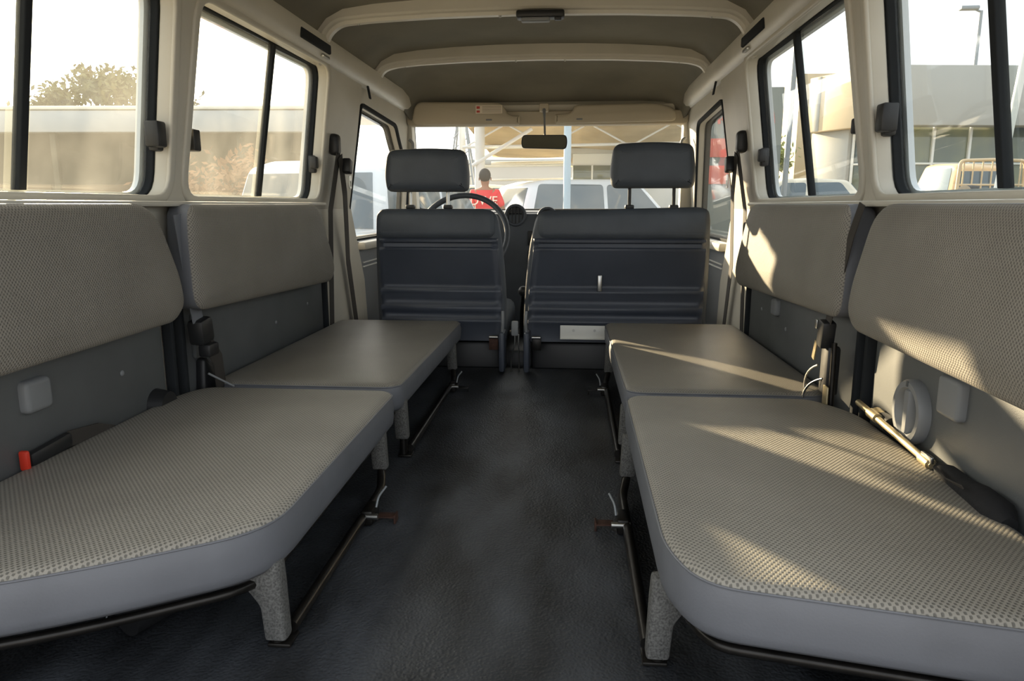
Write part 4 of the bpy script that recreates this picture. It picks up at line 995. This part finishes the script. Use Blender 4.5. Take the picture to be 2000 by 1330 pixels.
# right side: showroom with curtain wall
bd = thing('showroom_building', (9, 20, GZ), 'grey and beige showroom with glazed front beyond the right windows', 'building')
def wallq(nm, a, b, z0, z1, m, par, th=0.25, bev=0.02):
    a, b = Vector(a), Vector(b); d = b - a; L_ = d.length; c_ = (a + b) / 2; an = math.atan2(d.y, d.x)
    return box(nm, (L_, th, z1 - z0), (c_.x, c_.y, (z0 + z1) / 2), m, par, bev=bev, rot=(0, 0, an))
A_, B_, D_ = (7.85, 19.55), (20.0, 20.9), (6.85, 21.4)
wallq('grey_fascia', A_, B_, 2.58, 4.02, M_wallg, bd, 0.5)
wallq('beige_fascia', D_, A_, 2.58, 4.03, M_wallb, bd, 0.5)
wallq('fascia_joint', (6.95, 21.22), (7.05, 21.03), 2.59, 4.02, M_wallg, bd, 0.54)
wallq('side_wall', (6.95, 21.5), (7.55, 20.35), GZ, 2.58, M_wallg, bd, 0.3)
wallq('roof_deck', (8.5, 24.0), (20.5, 25.2), 3.6, 3.8, M_wallg, bd, 7.0)
glz = wallq('curtain_wall', (8.5, 20.0), (20.0, 21.3), GZ, 2.6, M_curtain, bd, 0.06)
dx_, dy_ = 11.5, 1.3
for j in range(13):
    q = j / 12; wallq('mullion', (8.5 + dx_ * q - 0.03, 19.93 + dy_ * q), (8.5 + dx_ * q + 0.03, 19.93 + dy_ * q), GZ, 2.6, M_mull, bd, 0.10, bev=0.005)
for z_ in (0.55, 1.65): wallq('transom', (8.5, 19.93), (20.0, 21.23), z_, z_ + 0.05, M_mull, bd, 0.08, bev=0.005)
wallq('side_glazing', (7.56, 20.35), (8.3, 19.95), GZ, 2.58, M_curtain, bd, 0.05)
for q in (0.0, 0.5, 1.0): wallq('mullion', (7.54 + 0.74 * q, 20.32 - 0.40 * q), (7.60 + 0.74 * q, 20.29 - 0.40 * q), GZ, 2.58, M_mull, bd, 0.09, bev=0.005)
wallq('transom', (7.56, 20.31), (8.3, 19.91), 1.65, 1.70, M_mull, bd, 0.08, bev=0.005)
box('annex_block', (1.5, 2.0, 5.4), (8.2, 26.0, GZ + 2.7), M_wallb, bd, bev=0.03)
lp = thing('street_lamp', (17.0, 33.3, GZ), 'tall street lamp above the grey showroom roof', 'street lamp')
tube('pole', [(17.0, 33.3, GZ), (17.0, 33.3, 8.55)], [0.11, 0.07], M_pole, lp, n=12)
tube('arm', [(17.0, 33.3, 8.5), (16.6, 33.3, 8.68)], 0.05, M_pole, lp, n=8)
box('lamp_head', (0.75, 0.32, 0.16), (16.5, 33.3, 8.66), M_pole, lp, bev=0.05)
tag(tube('leaning_pole', [(4.40, 15.2, GZ), (4.47, 15.2, 4.6)], 0.055, M_pole, n=10), 'thin grey pole at the divider of the far right window', 'pole')
tag(tube('white_post', [(5.40, 9.75, GZ), (5.74, 9.75, 3.6)], 0.045, M_mull, n=10), 'slanted white post in the nearest right window', 'post')
# red lettered banner through the right door window
rsn = thing('roadside_banner', (1.9, 9.2, GZ), 'grey banner with red marks beyond the right door window', 'banner')
box('board', (1.0, 0.05, 2.1), (2.15, 9.2, 0.95), plain('banner grey', (128, 134, 128), 0.7), rsn, bev=0.01)
tube('banner_post', [(1.68, 9.25, GZ), (1.68, 9.25, 2.0)], 0.03, M_pole, rsn); tube('banner_post', [(2.62, 9.25, GZ), (2.62, 9.25, 2.0)], 0.03, M_pole, rsn)
bm = bmesh.new()
for j in range(5):
    add_tube(bm, bezier((1.78 + j * 0.16, 9.165, 1.62), (1.86 + j * 0.16, 9.165, 1.92), (1.90 + j * 0.16, 9.165, 1.58)), 0.018, 6)
finish(bm, 'red_script', plain('weathered red', (210, 90, 80), 0.6), rsn)
for z_ in (1.30, 0.98): box('red_panel', (0.26, 0.012, 0.22), (1.92, 9.170, z_), plain('faded red', (214, 120, 104), 0.6), rsn, bev=0.004)
# teal object glimpsed low through the driver's window
tag(box('teal_drum', (0.5, 0.5, 0.7), (-1.9, 6.1, GZ + 0.35), plain('teal plastic', (60, 170, 200), 0.5), bev=0.12, seg=4), 'teal plastic drum low beyond the driver window', 'drum')
